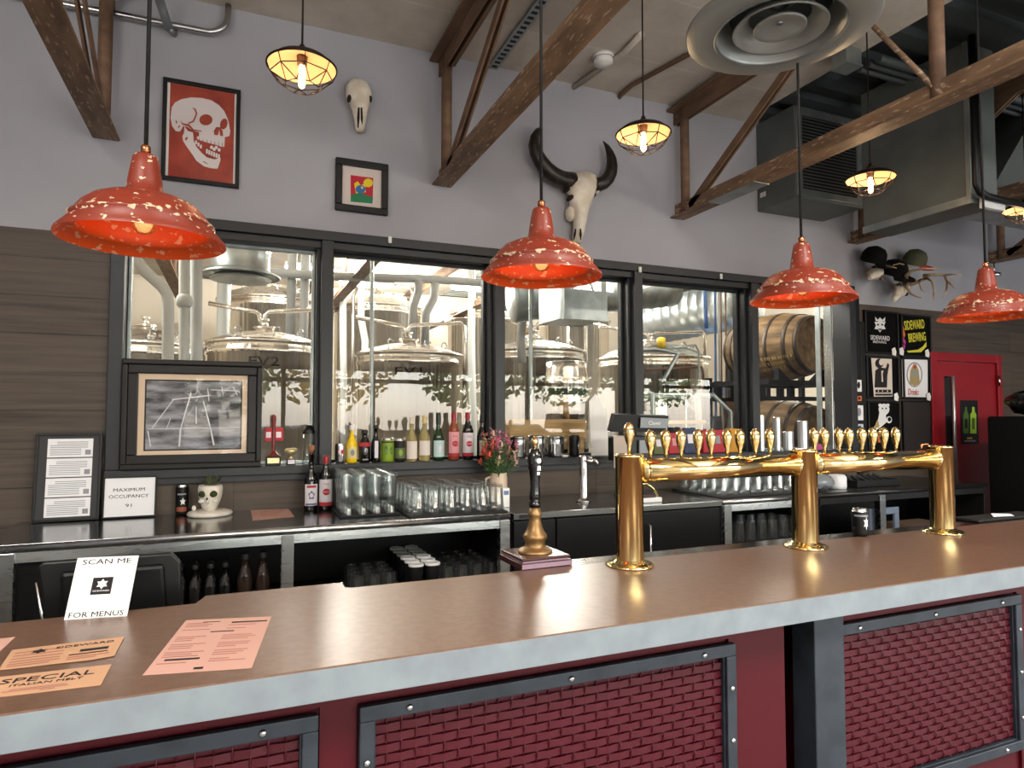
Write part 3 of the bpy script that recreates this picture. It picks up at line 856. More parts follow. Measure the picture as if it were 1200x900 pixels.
def print_on(t, pts, cells, name='print', zt=.0009):
    """printed patches: cells = (material, u0, v0, u1, v1); u runs TL->TR, v runs TL->BL"""
    TL, TR, BR, BL = [P(x, y, Z=BZ+.001) for x, y in pts]
    mats = []; mb = MB(t.location)
    def q(u, v):
        w = (TL*(1-u)+TR*u)*(1-v)+(BL*(1-u)+BR*u)*v; return Vector((w.x, w.y, t.location.z+zt))
    for m, u0, v0, u1, v1 in cells:
        if m not in mats: mats.append(m)
        mb.m = mats.index(m); mb.quad([q(u0, v1), q(u1, v1), q(u1, v0), q(u0, v0)])
    mb.build(name, mats, t, loc=(0, 0, 0))
    ux = (TR-TL).normalized(); uy = Vector((0, 0, 1)).cross(ux)
    def fr(u, v):
        w = q(u, v)-t.location; w.z = zt
        return Matrix(((ux.x, uy.x, 0, w.x), (ux.y, uy.y, 0, w.y), (0, 0, 1, w.z), (0, 0, 0, 1)))
    return fr


mp = [(218, 727), (318, 722.5), (295, 783), (167, 791.5)]
t = sheet('menu', 'whole salmon pink menu sheet lying alone on the bar', 'menu', mp, M_pink)
cells = [(M_ink, .56, .085, .97, .115), (M_ink, .1, .77, .44, .80)]
rnd = random.Random(3)
for col, (u0, u1) in enumerate(((.05, .46), (.54, .95))):
    for k in range(22):
        v = .08+k*.036
        if (col == 1 and v < .14) or .255 < v < .31 or (col == 0 and .74 < v < .83): continue
        if k % 4 == 3: continue
        cells.append((M_pinkink, u0, v, u0+(u1-u0)*rnd.uniform(.45, .95), v+.014))
cells += [(M_ink, .38, .28, .64, .3), (M_ink, .22, .06, .42, .075), (M_ink, .44, .93, .53, .965)]
print_on(t, mp, cells)
sp = [(14, 762.5), (146, 746.5), (134, 769), (-2, 786)]
t = sheet('flyer', 'torn peach paper flyer above the special card at the left of the bar', 'flyer', [(14, 762.5), (62, 756.5), (146, 746.5), (134, 769), (106, 774), (60, 779), (28, 783), (-2, 786)], M_peach, lift=.001)
cells = [(M_ink, .64, .45, .90, .58)]
for k, v in enumerate((.2, .36, .52, .66, .78, .88)):
    cells += [(M_pinkink, .05, v, rnd.uniform(.4, .5), v+.05), (M_pinkink, .56, max(v, .66), rnd.uniform(.8, .95), max(v, .66)+.05)]
fr = print_on(t, sp, cells, zt=.0009)
text('lettering', 'SIDEWARD', t, fr(.66, .2), .115, M_ink, .014)
TLp = P(40, 764, Z=BZ); mb = MB(t.location)
c = P(46, 764, Z=BZ+.001)
mb.f([mb.v((c.x+x, c.y+z, t.location.z+.0011)) for x, z in logo_star(0, 0, .017, 6, .6)]); mb.build('logo_mark', M_ink, t, loc=(0, 0, 0), fix=False)
kp = [(-14, 795), (131, 778.5), (118, 803), (-34, 821)]
t = sheet('special_card', 'peach card headed SPECIAL at the front left of the bar', 'card', kp, M_peach)
cells = []
for v, u0, u1 in ((.72, .25, .7), (.79, .2, .72), (.86, .5, .62)): cells.append((M_pinkink, u0, v, u1, v+.04))
fr = print_on(t, kp, cells)
text('lettering', 'SPECIAL', t, fr(.51, .3), .165, M_ink, .026)
text('lettering', 'ITALIAN MELT', t, fr(.52, .54), .125, M_ink, .011)
qp = [(-30, 752), (18, 746.5), (-2, 765), (-60, 772)]
t = sheet('menu', 'corner of a pink menu at the left edge of the photo', 'menu', qp, M_pink)
print_on(t, qp, [(M_ink, .62, .45, .8, .6)])

# white sign on a clear foot, leaning back
bl, br_, tl = P(75, 726.5, Z=BZ), P(148.5, 722, Z=BZ), P(91, 654, Y=P(75, 726, Z=BZ).y+.03)
sg = thing('menu_sign', 'white sign reading SCAN ME FOR MENUS standing on the bar', 'sign', bl)
ux = (br_-bl).normalized()
trp = tl + (br_-bl)
w = (br_-bl).length; hgt = (tl-bl).length
# the sign leans a little back and to the right, like a card in a slanted stand
vx = (tl-bl); 
nrm = ux.cross(vx).normalized()
if nrm.y > 0: nrm = -nrm
mb = MB(bl)
mb.prism([bl-nrm*0, br_, trp, tl], -nrm*.004); mb.build('board', M_white, sg, loc=(0, 0, 0))
def sgm(u, v, d=.0008):
    c = (bl*(1-u)+br_*u)*(1-v)+(tl*(1-u)+trp*u)*v-bl+nrm*d
    ey = vx.normalized()
    ex = ux
    return Matrix(((ex.x, ey.x, nrm.x, c.x), (ex.y, ey.y, nrm.y, c.y), (ex.z, ey.z, nrm.z, c.z), (0, 0, 0, 1)))
text('lettering', 'SCAN ME', sg, sgm(.5, .925), w*.8, M_ink, hgt*.085)
text('lettering', 'FOR MENUS', sg, sgm(.5, .065), w*.88, M_ink, hgt*.085)
mb = MB(bl)
def sq(u, v, d): return (bl*(1-u)+br_*u)*(1-v)+(tl*(1-u)+trp*u)*v+nrm*d
mb.quad([sq(.33, .38, .001), sq(.66, .38, .001), sq(.66, .66, .001), sq(.33, .66, .001)]); mb.build('logo_patch', M_ink, sg, loc=(0, 0, 0), fix=False)
mb = MB(bl)
st = logo_star(0, 0, .5, 6, .6)
mb.f([mb.v(sq(.495+x*.2, .55+z*.17, .0016)) for x, z in st]); mb.build('logo_mark', MW, sg, loc=(0, 0, 0), fix=False)
text('lettering', 'SIDEWARD', sg, sgm(.495, .44, .0012), w*.27, MW, hgt*.025)
mb = MB(bl); c = (bl+br_)/2
mb.prism([bl+Vector((.01, .0, .0)), br_+Vector((-.01, 0, 0)), br_+Vector((-.01, .06, 0)), bl+Vector((.01, .06, 0))], (0, 0, .003)); mb.build('clear_foot', M_glass, sg, loc=(0, 0, 0))

# can at the back of the bar near the right column
M_can = mat('aluminium', '#c9cccd', .25, 1)
def can(name, label, loc, m, h=.122, r=.033, lab=None, group=None, rz=0):
    t = thing(name, label, 'can', loc, rz, group)
    MB().lathe([(0, .004), (r*.78, 0), (r*.95, .006), (r, .014), (r, h-.014)], n=24).build('body', m, t)
    MB().lathe([(r, h-.014), (r*.86, h-.003), (r*.86, h), (r*.8, h-.002), (0, h-.003)], n=24).build('top_end', M_can, t)
    if lab: lab(t, r, h)
    return t
def label_band(t, r, z0, z1, m, a0=-70, a1=70, name='label', d=.0006, n=10):
    mb = MB(); pts0 = []; pts1 = []
    for i in range(n+1):
        a = R(a0+(a1-a0)*i/n)
        pts0.append(mb.v(((r+d)*math.sin(a), -(r+d)*math.cos(a), z0))); pts1.append(mb.v(((r+d)*math.sin(a), -(r+d)*math.cos(a), z1)))
    mb.skin(pts0, pts1, True, False)
    return mb.build(name, m, t, fix=False)
def emblem(t, r, z, w, h, m, ang=0., shape=None, name='emblem', d=.0011):
    """a small printed mark wrapped on a round side"""
    mb = MB(); pts = shape or oval(0, 0, 1, 1, 14)
    prev = None
    for k in (0, .35, .7, 1):
        cur = [mb.v(((r+d)*math.sin(R(ang)+x*k*w/r), -(r+d)*math.cos(R(ang)+x*k*w/r), z+y*k*h)) for x, y in (pts if k else [(0, 0)])]
        n_ = len(pts)
        if prev:
            for i in range(n_):
                mb.f([prev[0], cur[i], cur[(i+1) % n_]] if len(prev) == 1 else [prev[i], cur[i], cur[(i+1) % n_], prev[(i+1) % n_]])
        prev = cur
    return mb.build(name, m, t, fix=False)
q = P(1003.5, 627, Z=BZ)
def lab(t, r, h): emblem(t, r, .06, .014, .03, MW, 20, logo_star(0, 0, 1, 6, .5)); label_band(t, r, .088, .096, M_grey)
can('drink_can', 'black and silver can standing on the bar between the right two columns', (q.x, q.y-.02, BZ), M_black, lab=lab, rz=-.4)
# papers at the far end of the bar
q = P(1160, 606, Z=BZ+.003)
t = thing('bar_mat', 'black rubber mat lying at the far right end of the bar', 'mat', (q.x, q.y-.02, BZ+.0005))
MB().box(-.22, -.06, 0, .3, .06, .012, .003).build('pad', M_rub, t)
t = thing('receipt_slips', 'curled white paper slip on the black mat at the far right end', 'paper', (q.x+.02, q.y-.03, BZ+.013))
mb = MB(); mb.prism([(-.06, -.012, 0), (.07, -.035, 0), (.08, -.012, .006), (-.04, .012, .012)], (0, 0, .001)); mb.build('slip', M_paper, t)

# ---------------------------------------------------------------- enamel pendants in a row over the bar
def enamel_pendant():
    t = thing('enamel_pendant', '', 'pendant lamp', (0, 0, 0), 0, 'chipped red pendants over the bar')
    out = [(.205, 0), (.204, .009), (.172, .044), (.176, .048), (.176, .053), (.169, .057), (.162, .066), (.15, .084), (.128, .104), (.1, .117), (.07, .124), (.047, .127), (.043, .16), (.036, .205), (.031, .232), (.026, .238), (0, .239)]
    MB().lathe(out, n=56).build('shade', M_chip, t)
    inn = [(.2045, .0005), (.176, .028), (.158, .028), (.158, .05), (.154, .066), (.145, .082), (.124, .1), (.097, .112), (.045, .122), (.03, .15), (0, .15)]
    MB().lathe(inn, n=56).build('inner_shade', mat('orange_red_inner_enamel', '#d6541f', .45, col2='#e0a684', scale=(46, 46, 70), lo=.6, hi=.63), t, fix=True)
    MB().lathe([(0, .238), (.0125, .238), (.0125, .262), (.009, .266), (0, .266)], n=16).build('cord_cap', M_copper, t)
    MB().lathe([(.014, .125), (.016, .1), (.03, .075), (.033, .055), (.028, .035), (.015, .024), (0, .021)], n=20).build('bulb', thin_glass('smoked_bulb_glass', '#d9b08c', 1.5, .03, .08, .25, '#8a6a50'), t)
    MB().cyl((0, 0, .115), (0, 0, .152), .017, n=14).build('lamp_socket', M_black, t)
    MB().cyl((0, 0, .264), (0, 0, 4.06-2.08), .0055, n=8).build('cord', M_cord, t)
    return t
ep = enamel_pendant()
px = (-.236, .952, 2.136, 3.318)
zz = (2.083, 2.083, 2.083, 2.083)
el = ['chipped red enamel pendant nearest the camera, in front of the skull poster', 'chipped red enamel pendant hanging in front of the horned skull', 'chipped red enamel pendant hanging in front of the barrels', 'chipped red enamel pendant cut by the right edge, in front of the red door']
for i in range(4):
    o = ep if i == 0 else dup(ep, (0, 0, 0))
    o.location = (px[i], 2.0, zz[i]); o['label'] = el[i]
    l = bpy.data.lights.new('pendant_glow', 'POINT'); l.energy = .55; l.color = (1, .62, .32); l.shadow_soft_size = .03
    lo = bpy.data.objects.new('pendant_glow', l); COL.objects.link(lo); lo.parent = o; lo.location = (0, 0, .07)

# ---------------------------------------------------------------- caged lamps in a row further back
def caged_pendant():
    t = thing('caged_pendant', '', 'pendant lamp', (0, 0, 0), 0, 'small caged lamps in a row')
    MB().lathe([(.142, .0), (.143, .006), (.11, .035), (.05, .052), (.022, .056)], n=40).build('shade', mat('dark_bronze', '#2c211b', .4, .6), t)
    MB().lathe([(.140, .001), (.108, .031), (.05, .047), (.0, .05)], n=40).build('white_inner_shade', mat('white_enamel', '#d9b08c', .5), t)
    MB().lathe([(.022, .055), (.026, .06), (.026, .075), (.014, .085), (.01, .1), (0, .1)], n=18).build('lamp_cap', MATS['dark_bronze'], t)
    mb = MB(); n = 8; w = .0024
    r1 = [Vector((.128*math.cos(2*PI*i/n), .128*math.sin(2*PI*i/n), -.035)) for i in range(n)]
    r2 = [Vector((.07*math.cos(2*PI*(i+.5)/n), .07*math.sin(2*PI*(i+.5)/n), -.082)) for i in range(n)]
    r0 = [Vector((.142*math.cos(2*PI*i/n), .142*math.sin(2*PI*i/n), .002)) for i in range(n)]
    for i in range(n):
        j = (i+1) % n
        for a, b in ((r0[i], r1[i]), (r1[i], r2[i]), (r2[i], r1[j]), (r2[i], r2[j]), (r1[i], r1[j])): mb.tube([a, b], w, 4)
    mb.lathe([(.1395, .0), (.1455, .0), (.1455, .006), (.1395, .006)], n=40)
    mb.build('wire_cage', MATS['dark_bronze'], t)
    MB().cyl((0, 0, .012), (0, 0, .05), .02, .023, n=16).build('lamp_socket', M_rust, t)
    MB().lathe([(.0, .012), (.011, .01), (.0145, -.01), (.0145, -.07), (.011, -.082), (.004, -.088), (0, -.088)], n=16).build('bulb', mat('glowing_filament_bulb', '#ffd9a0', .3, emit=11, emitc='#ffc47a'), t)
    MB().cyl((0, 0, .1), (0, 0, 4.06-3.075), .0045, n=8).build('cord', MATS['dark_bronze'], t)
    return t
cp = caged_pendant()
cl = ['small caged lamp with a glowing bulb left of the small bone skull', 'small caged lamp with a glowing bulb beside the right horn tip', 'small caged lamp with a glowing bulb in front of the flat grey duct', 'small caged lamp with a glowing bulb cut by the right edge']
for i, (qx, qy) in enumerate(((354, 72), (754, 158), (1020, 210), (1203, 252))):
    q = P(qx, qy, Y=2.85)
    o = cp if i == 0 else dup(cp, (0, 0, 0))
    o.location = (q.x, 2.85, 3.085); o['label'] = cl[i]
    l = bpy.data.lights.new('bulb_light', 'POINT'); l.energy = 1.8; l.color = (1, .68, .38); l.shadow_soft_size = .03
    lo = bpy.data.objects.new('bulb_light', l); COL.objects.link(lo); lo.parent = o; lo.location = (0, 0, -.105)

# ---------------------------------------------------------------- things on the wall
def picture(name, label, cat, x0, z0, x1, z1, fw, fm, Y=WY, depth=.03, bev=.003):
    t = thing(name, label, cat, ((x0+x1)/2, Y-.001, z0))
    mb = MB(t.location); ring_frame(mb, x0, z0, x1, z1, fw, Y-depth, Y-.001, bev); mb.build('frame', fm, t, loc=(0, 0, 0))
    return t
def panel(t, name, x0, z0, x1, z1, y, m): return MB(t.location).box(x0, y, z0, x1, y+.003, z1).build(name, m, t, loc=(0, 0, 0))

# skull poster
t = picture('skull_poster', 'black framed red poster of a white human skull', 'poster', -.415, 2.962, -.003, 3.557, .022, M_black)
M_pred = mat('poster_red', '#8e2c20', .7, col2='#b34a30', scale=(9, 9, 9), lo=.35, hi=.75, detail=6)
panel(t, 'backing', -.393, 2.984, -.025, 3.535, WY-.012, M_white)
panel(t, 'print_ground', -.379, 2.985, -.036, 3.534, WY-.0135, M_pred)
M_pw = mat('poster_white', '#d9d2d2', .75)
sk = lambda p: (185+p[0]*105/675, 85+p[1]*140/900)
cran = [(105, 262), (130, 225), (180, 200), (250, 188), (330, 192), (400, 208), (460, 245), (500, 290), (520, 335), (533, 370), (545, 445), (538, 480), (505, 487), (500, 560), (480, 560), (440, 545), (380, 530), (300, 505), (292, 485), (310, 480), (310, 450), (270, 440), (215, 405), (190, 405), (180, 425), (165, 445), (135, 442), (108, 405), (95, 340)]
jaw = [(200, 402), (225, 440), (265, 452), (270, 515), (290, 560), (330, 605), (370, 640), (430, 655), (470, 640), (472, 660), (450, 725), (405, 722), (350, 708), (290, 665), (265, 625), (215, 555), (190, 515), (185, 480), (197, 455)]
L = [(M_pw, cran), (M_pw, jaw), (M_pred, oval(362, 357, 50, 42, 14)), (M_pred, oval(497, 388, 28, 42, 14, .25)), (M_pred, [(425, 470), (422, 440), (440, 412), (470, 412), (488, 440), (492, 480), (470, 478), (462, 430), (452, 474)]),
     (M_pred, [(255, 262), (285, 275), (298, 310), (285, 345), (270, 375), (230, 388), (226, 380), (262, 365), (275, 340), (286, 310), (276, 283)]),
     (M_pred, [(165, 360), (190, 385), (235, 390), (270, 430), (330, 440), (330, 447), (265, 440), (225, 405), (185, 395)]),
     (M_pred, [(345, 668), (378, 690), (374, 693), (340, 674)]), (M_pred, oval(215, 500, 8, 16, 8, .5)), (M_pred, oval(160, 410, 5, 12, 8, .6)), (M_pred, oval(140, 375, 5, 14, 8, -.3))]
for i in range(7): x, y = 312+i*29, 512+i*6; L.append((M_pred, [(x-2, y-14), (x+2, y-14), (x+3, y+18), (x-1, y+18)]))
for i in range(3): x, y = 288+i*18, 530+i*16; L.append((M_pw, rect(x-7, y-13, x+8, y+14)))
for i in range(6): x, y = 370+i*18, 598+i*8; L.append((M_pw, rect(x-7, y-16, x+7, y+18)))
for x, y in ((405, 570), (425, 585), (440, 572), (462, 590)): L.append((M_pw, oval(x, y, 12, 14, 8)))
flat_art('skull_print', t, t.location, L, WY-.0138, sk)
MB(t.location).quad([(-.393, WY-.022, 2.984), (-.025, WY-.022, 2.984), (-.025, WY-.022, 3.535), (-.393, WY-.022, 3.535)]).build('glazing', thin_glass('picture_glazing', '#ffffff', .8, .02, .0), t, loc=(0, 0, 0))

# small framed drawing of coloured blobs
t = picture('framed_drawing', 'small black framed bright drawing in red, yellow, blue and green', 'picture', .556, 2.902, .889, 3.238, .042, M_black, depth=.035, bev=.006)
panel(t, 'mount', .598, 2.944, .847, 3.196, WY-.012, mat('cream_mount', '#cfc4bd', .85))
dr_ = lambda p: (300+p[0]*160/554, p[1]*260/900)
cR, cY, cB, cG = mat('crayon_red', '#b8283a', .8), mat('crayon_yellow', '#d8c42c', .8), mat('crayon_blue', '#3568a8', .8), mat('crayon_green', '#2f7a55', .8)
flat_art('drawing', t, t.location, [(cR, [(384, 710), (476, 722), (474, 800), (384, 792)]), (cG, [(384, 790), (420, 782), (474, 800), (472, 826), (384, 818)]), (cY, oval(455, 742, 20, 18, 9)), (cY, [(398, 745), (412, 735), (425, 752), (442, 745), (446, 780), (405, 785)]), (cB, oval(424, 768, 21, 17, 10)), (cY, oval(430, 762, 5, 5, 8))], WY-.0125, dr_)

# bone skulls
def ringat(c, rx, ry, n=16, tilt=0., flat=1.):
    out = []
    for i in range(n):
        a = 2*PI*i/n
        x, y = rx*math.cos(a), ry*math.sin(a)
        if y > 0: y *= flat
        out.append(Vector((c[0]+x*math.cos(tilt), c[1]+y, c[2]+x*math.sin(tilt))))
    return out
def skull_body(t, secs, tilt): # secs: (px,py,halfwidth m, depth m)
    mb = MB(t.location); rings = []
    for px_, py_, hw_, dp in secs:
        c = P(px_, py_, Y=WY-.02-dp*.5); rings.append(ringat((c.x, c.y, c.z), hw_, dp*.5, 18, tilt))
    mb.loft(rings); mb.sm = True
    return mb
q = P(684, 215, Y=WY)
bs = thing('horned_skull', 'bleached bovine skull with long curved black horns mounted on the wall', 'skull', (q.x, WY, q.z))
bm_ = skull_body(bs, [(685, 202, .05, .05), (685, 206, .098, .09), (684.5, 213, .108, .13), (683, 222, .104, .15), (681, 231, .098, .155), (680.5, 238, .088, .14), (680, 246, .062, .13), (680, 256, .05, .12), (679, 266, .044, .105), (677.5, 276, .04, .09), (676.5, 283, .03, .07), (676.5, 286, .018, .05)], .1)
q = P(667, 250, Y=WY-.05); bm_.ell((q.x+.01, q.y, q.z), (.035, .05, .06), 12)
for x_, y_, a_ in ((699, 222, .02), (667, 222, .015)):
    q = P(x_, y_, Y=WY-.07); bm_.ell((q.x, q.y, q.z), (.026, .04, .035), 10)
bm_.build('cranium', M_bone, bs, loc=(0, 0, 0))
for x_, y_, rx_, rz_ in ((666.5, 221, .013, .018), (670.5, 230.5, .016, .022), (697, 228, .012, .02)):
    q = P(x_, y_, Y=WY-.125 if x_ < 690 else WY-.1); MB(bs.location).ell((q.x, q.y+.033, q.z), (rx_, .05, rz_), 12).build('eye_socket', M_bonedark, bs, loc=(0, 0, 0))
for dx in (-4.0, 4.0):
    a_, b_ = P(677.5+dx*.7, 268, Y=WY-.127), P(676.5+dx, 281, Y=WY-.098); MB(bs.location).tube([a_, (a_+b_)/2, b_], [.004, .009, .003], 8).build('nostril', M_bonedark, bs, loc=(0, 0, 0))
def horn(pts, r, name='horn'):
    pp = []
    for k, (x_, y_) in enumerate(pts): pp.append(P(610+x_/6, 140+y_/6, Y=WY-.075-.03*math.sin(PI*k/(len(pts)-1))))
    MB(bs.location).tube(pp, r, 14).build(name, M_horn, bs, loc=(0, 0, 0))
horn([(365, 432), (330, 428), (280, 418), (230, 390), (180, 345), (140, 290), (110, 235), (95, 180), (100, 125), (120, 80), (150, 50)], [.062, .061, .06, .058, .055, .051, .047, .041, .033, .021, .003])
horn([(520, 462), (545, 460), (585, 445), (615, 415), (635, 375), (643, 330), (640, 280), (628, 235), (608, 190), (580, 150)], [.052, .051, .05, .049, .047, .043, .037, .029, .018, .002])
q = P(421, 120, Y=WY)
cs = thing('bone_skull', 'small hornless bone skull high on the wall beside a caged lamp', 'skull', (q.x, WY, q.z))
mb = skull_body(cs, [(420, 93, .03, .03), (420, 96, .058, .075), (420, 103, .076, .105), (420.5, 110, .082, .115), (420.5, 117, .08, .115), (421, 122, .064, .105), (421.5, 129, .05, .09), (421.8, 137, .042, .075), (421.8, 145, .034, .06), (421.8, 152, .03, .045), (421.8, 155, .02, .03)], .05)
mb.build('cranium', M_bone, cs, loc=(0, 0, 0))
for x_, y_ in ((409.5, 115.5), (433, 116.5)):
    q = P(x_, y_, Y=WY-.085); MB(cs.location).ell(q, (.016, .035, .024), 12).build('eye_socket', M_bonedark, cs, loc=(0, 0, 0))
for dx in (-2.2, 2.2):
    a_, b_ = P(422+dx*.7, 126, Y=WY-.108), P(421.8+dx, 150, Y=WY-.06); MB(cs.location).tube([a_, (a_+b_)/2, b_], [.006, .009, .004], 8).build('nostril', M_bonedark, cs, loc=(0, 0, 0))

# two antlered skulls wearing caps
M_cap = mat('black_cap_cloth', '#09090a', .9, spec=.2); M_olive = mat('olive_cap_cloth', '#4a4d3a', .85); M_redc = mat('red_cap_cloth', '#b23a3c', .8)
def ant(t, pts, r, Y0, Y1, name='antler'):
    n = len(pts); mb = MB(t.location)
    pp = [P(1000+x_*130/1200, 280+y_*80/738, Y=Y0+(Y1-Y0)*k/(n-1)) for k, (x_, y_) in enumerate(pts)]
    mb.tube(pp, [r*(1-.75*k/(n-1)) for k in range(n)], 8)
    return mb
def deer(label, nose, crown, anchor):
    q = P(*anchor, Y=WY)
    t = thing('antler_skull', label, 'skull', (q.x, WY, q.z), group='antlered skulls by the door')
    a_, b_ = P(*crown, Y=WY-.10), P(*nose, Y=WY-.22); d_ = (b_-a_)
    rings = []
    ax = d_.normalized(); sx = ax.cross(Vector((0, -1, .3))).normalized(); sy = ax.cross(sx)
    for u_, w_, h_ in ((0, .03, .03), (.05, .055, .05), (.25, .062, .055), (.45, .055, .05), (.6, .036, .04), (.8, .027, .03), (.95, .022, .022), (1, .012, .012)):
        c_ = a_+d_*u_; rings.append([c_+sx*(w_*math.cos(2*PI*i/14))+sy*(h_*math.sin(2*PI*i/14)) for i in range(14)])
    mb = MB(t.location); mb.loft(rings)
    mb.tube([a_, Vector((a_.x, WY-.004, a_.z))], .03, 8); mb.build('cranium', M_bone, t, loc=(0, 0, 0))
    for s in (-1, 1): MB(t.location).ell(a_+d_*.38+sx*(.05*s)-sy*.02, .02, 10).build('eye_socket', M_bonedark, t, loc=(0, 0, 0))
    return t
t1 = deer('antlered skull on the left of the pair, under a black cap', (1019.5, 326), (1029, 318), (1024, 312))
ant(t1, [(270, 380), (285, 330), (275, 270), (290, 215), (330, 200)], .02, WY-.1, WY-.25).build('antler', M_antler, t1, loc=(0, 0, 0))
ant(t1, [(280, 340), (300, 400), (320, 445), (345, 470)], .013, WY-.12, WY-.3).build('antler', M_antler, t1, loc=(0, 0, 0))
ant(t1, [(290, 280), (340, 290), (400, 300), (465, 315)], .013, WY-.15, WY-.35).build('antler', M_antler, t1, loc=(0, 0, 0))
t2 = deer('antlered skull on the right of the pair, with wide branching antlers', (1047, 352), (1060, 334), (1054, 330))
ant(t2, [(590, 500), (570, 440), (575, 390), (620, 350), (690, 330), (760, 320), (910, 322)], .02, WY-.14, WY-.5).build('antler', M_antler, t2, loc=(0, 0, 0))
ant(t2, [(572, 450), (580, 530), (620, 590), (680, 620), (740, 635)], .016, WY-.18, WY-.35).build('antler', M_antler, t2, loc=(0, 0, 0))
ant(t2, [(590, 500), (660, 480), (740, 440), (800, 425), (850, 460), (868, 540), (872, 670)], .019, WY-.14, WY-.45).build('antler', M_antler, t2, loc=(0, 0, 0))
ant(t2, [(740, 440), (720, 490), (735, 545), (775, 580)], .011, WY-.25, WY-.35).build('antler', M_antler, t2, loc=(0, 0, 0))
ant(t2, [(760, 400), (850, 385), (960, 390), (1060, 385), (1170, 390)], .017, WY-.3, WY-.6).build('antler', M_antler, t2, loc=(0, 0, 0))
ant(t2, [(990, 390), (1010, 450), (1060, 490), (1105, 540)], .014, WY-.45, WY-.55).build('antler', M_antler, t2, loc=(0, 0, 0))
ant(t2, [(1020, 470), (1010, 550), (965, 630)], .012, WY-.5, WY-.55).build('antler', M_antler, t2, loc=(0, 0, 0))
ant(t2, [(610, 480), (600, 400), (610, 330), (570, 285), (500, 265), (430, 285)], .016, WY-.14, WY-.3).build('antler', M_antler, t2, loc=(0, 0, 0))
def cap(label, c, r, m, m2=None, front=None, Y=WY-.15):
    q = P(*c, Y=Y); rr = r
    t = thing('cap', label, 'cap', q, group=None)
    t.rotation_euler = (R(28), R(-8), 0)
    MB().lathe([(rr, -.03), (rr*1.0, .0), (rr*.93, .045), (rr*.7, .08), (rr*.3, .098), (0, .1)], n=20).build('crown', m, t)
    mb = MB(); a0 = front
    pts = [(rr*.98*math.cos(a0+a), rr*.98*math.sin(a0+a), -.03) for a in [(-1.1+2.2*i/10) for i in range(11)]]
    pts += [(rr*1.75*math.cos(a0+a)*(.75+.25*math.cos(a)), rr*1.75*math.sin(a0+a)*(.75+.25*math.cos(a)), -.05) for a in [(1.0-2.0*i/10) for i in range(11)]]
    mb.prism(pts, (0, 0, .004)); mb.build('peak', m2 or m, t)
    MB().ell((0, 0, .1), .008, 8).build('button', m, t)
    return t
cap('black cap hung on the left antlered skull', (1024, 302), .105, M_cap, front=-1.2)
cap('black cap lying over the right antlered skull', (1048, 317), .11, M_cap, front=-1.4)
cap('olive green cap with a red peak above the right antlered skull', (1072, 305), .1, M_olive, M_redc, front=-1.0)

# framed shirts and prints beside the door
def shirt_frame(label, x0, z0, x1, z1, ground, m_fr=M_black):
    t = picture('framed_shirt', label, 'framed shirt', x0, z0, x1, z1, .018, m_fr, depth=.03)
    panel(t, 'shirt', x0+.018, z0+.018, x1-.018, z1-.018, WY-.016, ground)
    return t
M_sh = mat('black_shirt_cloth', '#09090a', .95, spec=.15); SY = WY-.0165
t = shirt_frame('framed black shirt with a white star shaped emblem, upper left by the door', 5.205, 2.165, 5.64, 2.56, M_sh)
mk = lambda p: (1000+p[0]*100/529, 355+p[1]*170/900)
flat_art('emblem', t, t.location, [(MW, [(165+40*a, 140+44*b) for a, b in logo_star(0, 0, 1, 6, .62)]), (MW, [(135, 85), (150, 105), (165, 90), (180, 105), (197, 88), (195, 115), (137, 112)]), (M_ink, oval(152, 135, 7, 6, 8)), (M_ink, oval(178, 135, 7, 6, 8)), (M_ink, [(150, 160), (180, 160), (165, 172)])], SY, mk)
c = P(*mk((166, 217)), Y=SY); text('lettering', 'SIDEWARD', t, face_y(c.x-t.location.x, SY-.0006-t.location.y, c.z-t.location.z), .25, MW, .042, off=.012)
c = P(*mk((163, 243)), Y=SY); text('lettering', 'BREWING', t, face_y(c.x-t.location.x, SY-.0006-t.location.y, c.z-t.location.z), .17, MW, .022)
t = shirt_frame('framed black shirt with yellow graffiti lettering, upper right by the door', 5.675, 2.15, 6.085, 2.55, M_sh)
cYl, cMg, cOr = mat('graffiti_yellow', '#cfc83a', .7), mat('graffiti_magenta', '#b5348a', .7), mat('graffiti_orange', '#cf6a2f', .7)
flat_art('stripes', t, t.location, [(cMg, [(300, 190), (325, 240), (322, 262), (298, 225)]), (cOr, [(300, 110), (322, 200), (315, 215), (298, 180)]), (cMg, [(300, 250), (322, 265), (315, 290), (300, 285)]), (cYl, [(330, 298), (400, 290), (430, 270), (452, 240), (452, 270), (420, 305), (340, 308)])], SY, mk)
c = P(*mk((378, 135)), Y=SY); text('lettering', 'SIDEWARD', t, face_y(c.x-t.location.x, SY-.0006-t.location.y, c.z-t.location.z) @ Matrix.Rotation(.12, 4, 'Z'), .28, cYl, .088, off=.02)
c = P(*mk((395, 212)), Y=SY); text('lettering', 'BREWING', t, face_y(c.x-t.location.x, SY-.0006-t.location.y, c.z-t.location.z) @ Matrix.Rotation(.12, 4, 'Z'), .24, cYl, .085, off=.02)
t = shirt_frame('framed black shirt with a cream panel and a black figure, middle left by the door', 5.21, 1.755, 5.635, 2.148, M_sh)
cCr = mat('shirt_cream_print', '#d3c9bd', .8)
flat_art('figure_print', t, t.location, [(cCr, [(110, 342), (238, 348), (243, 580), (128, 582)]), (M_ink, oval(160, 375, 26, 30, 12)), (M_ink, [(135, 420), (160, 400), (200, 405), (212, 370), (222, 385), (210, 450), (208, 525), (130, 525)]), (cCr, oval(172, 368, 14, 20, 10)), (cCr, [(172, 420), (186, 420), (180, 440), (184, 490), (174, 490)]), (M_ink, rect(135, 538, 232, 556)), (M_ink, rect(133, 563, 238, 575)), (cCr, rect(150, 542, 156, 552)), (cCr, rect(176, 542, 181, 552)), (cCr, rect(205, 542, 211, 552))], SY, mk)
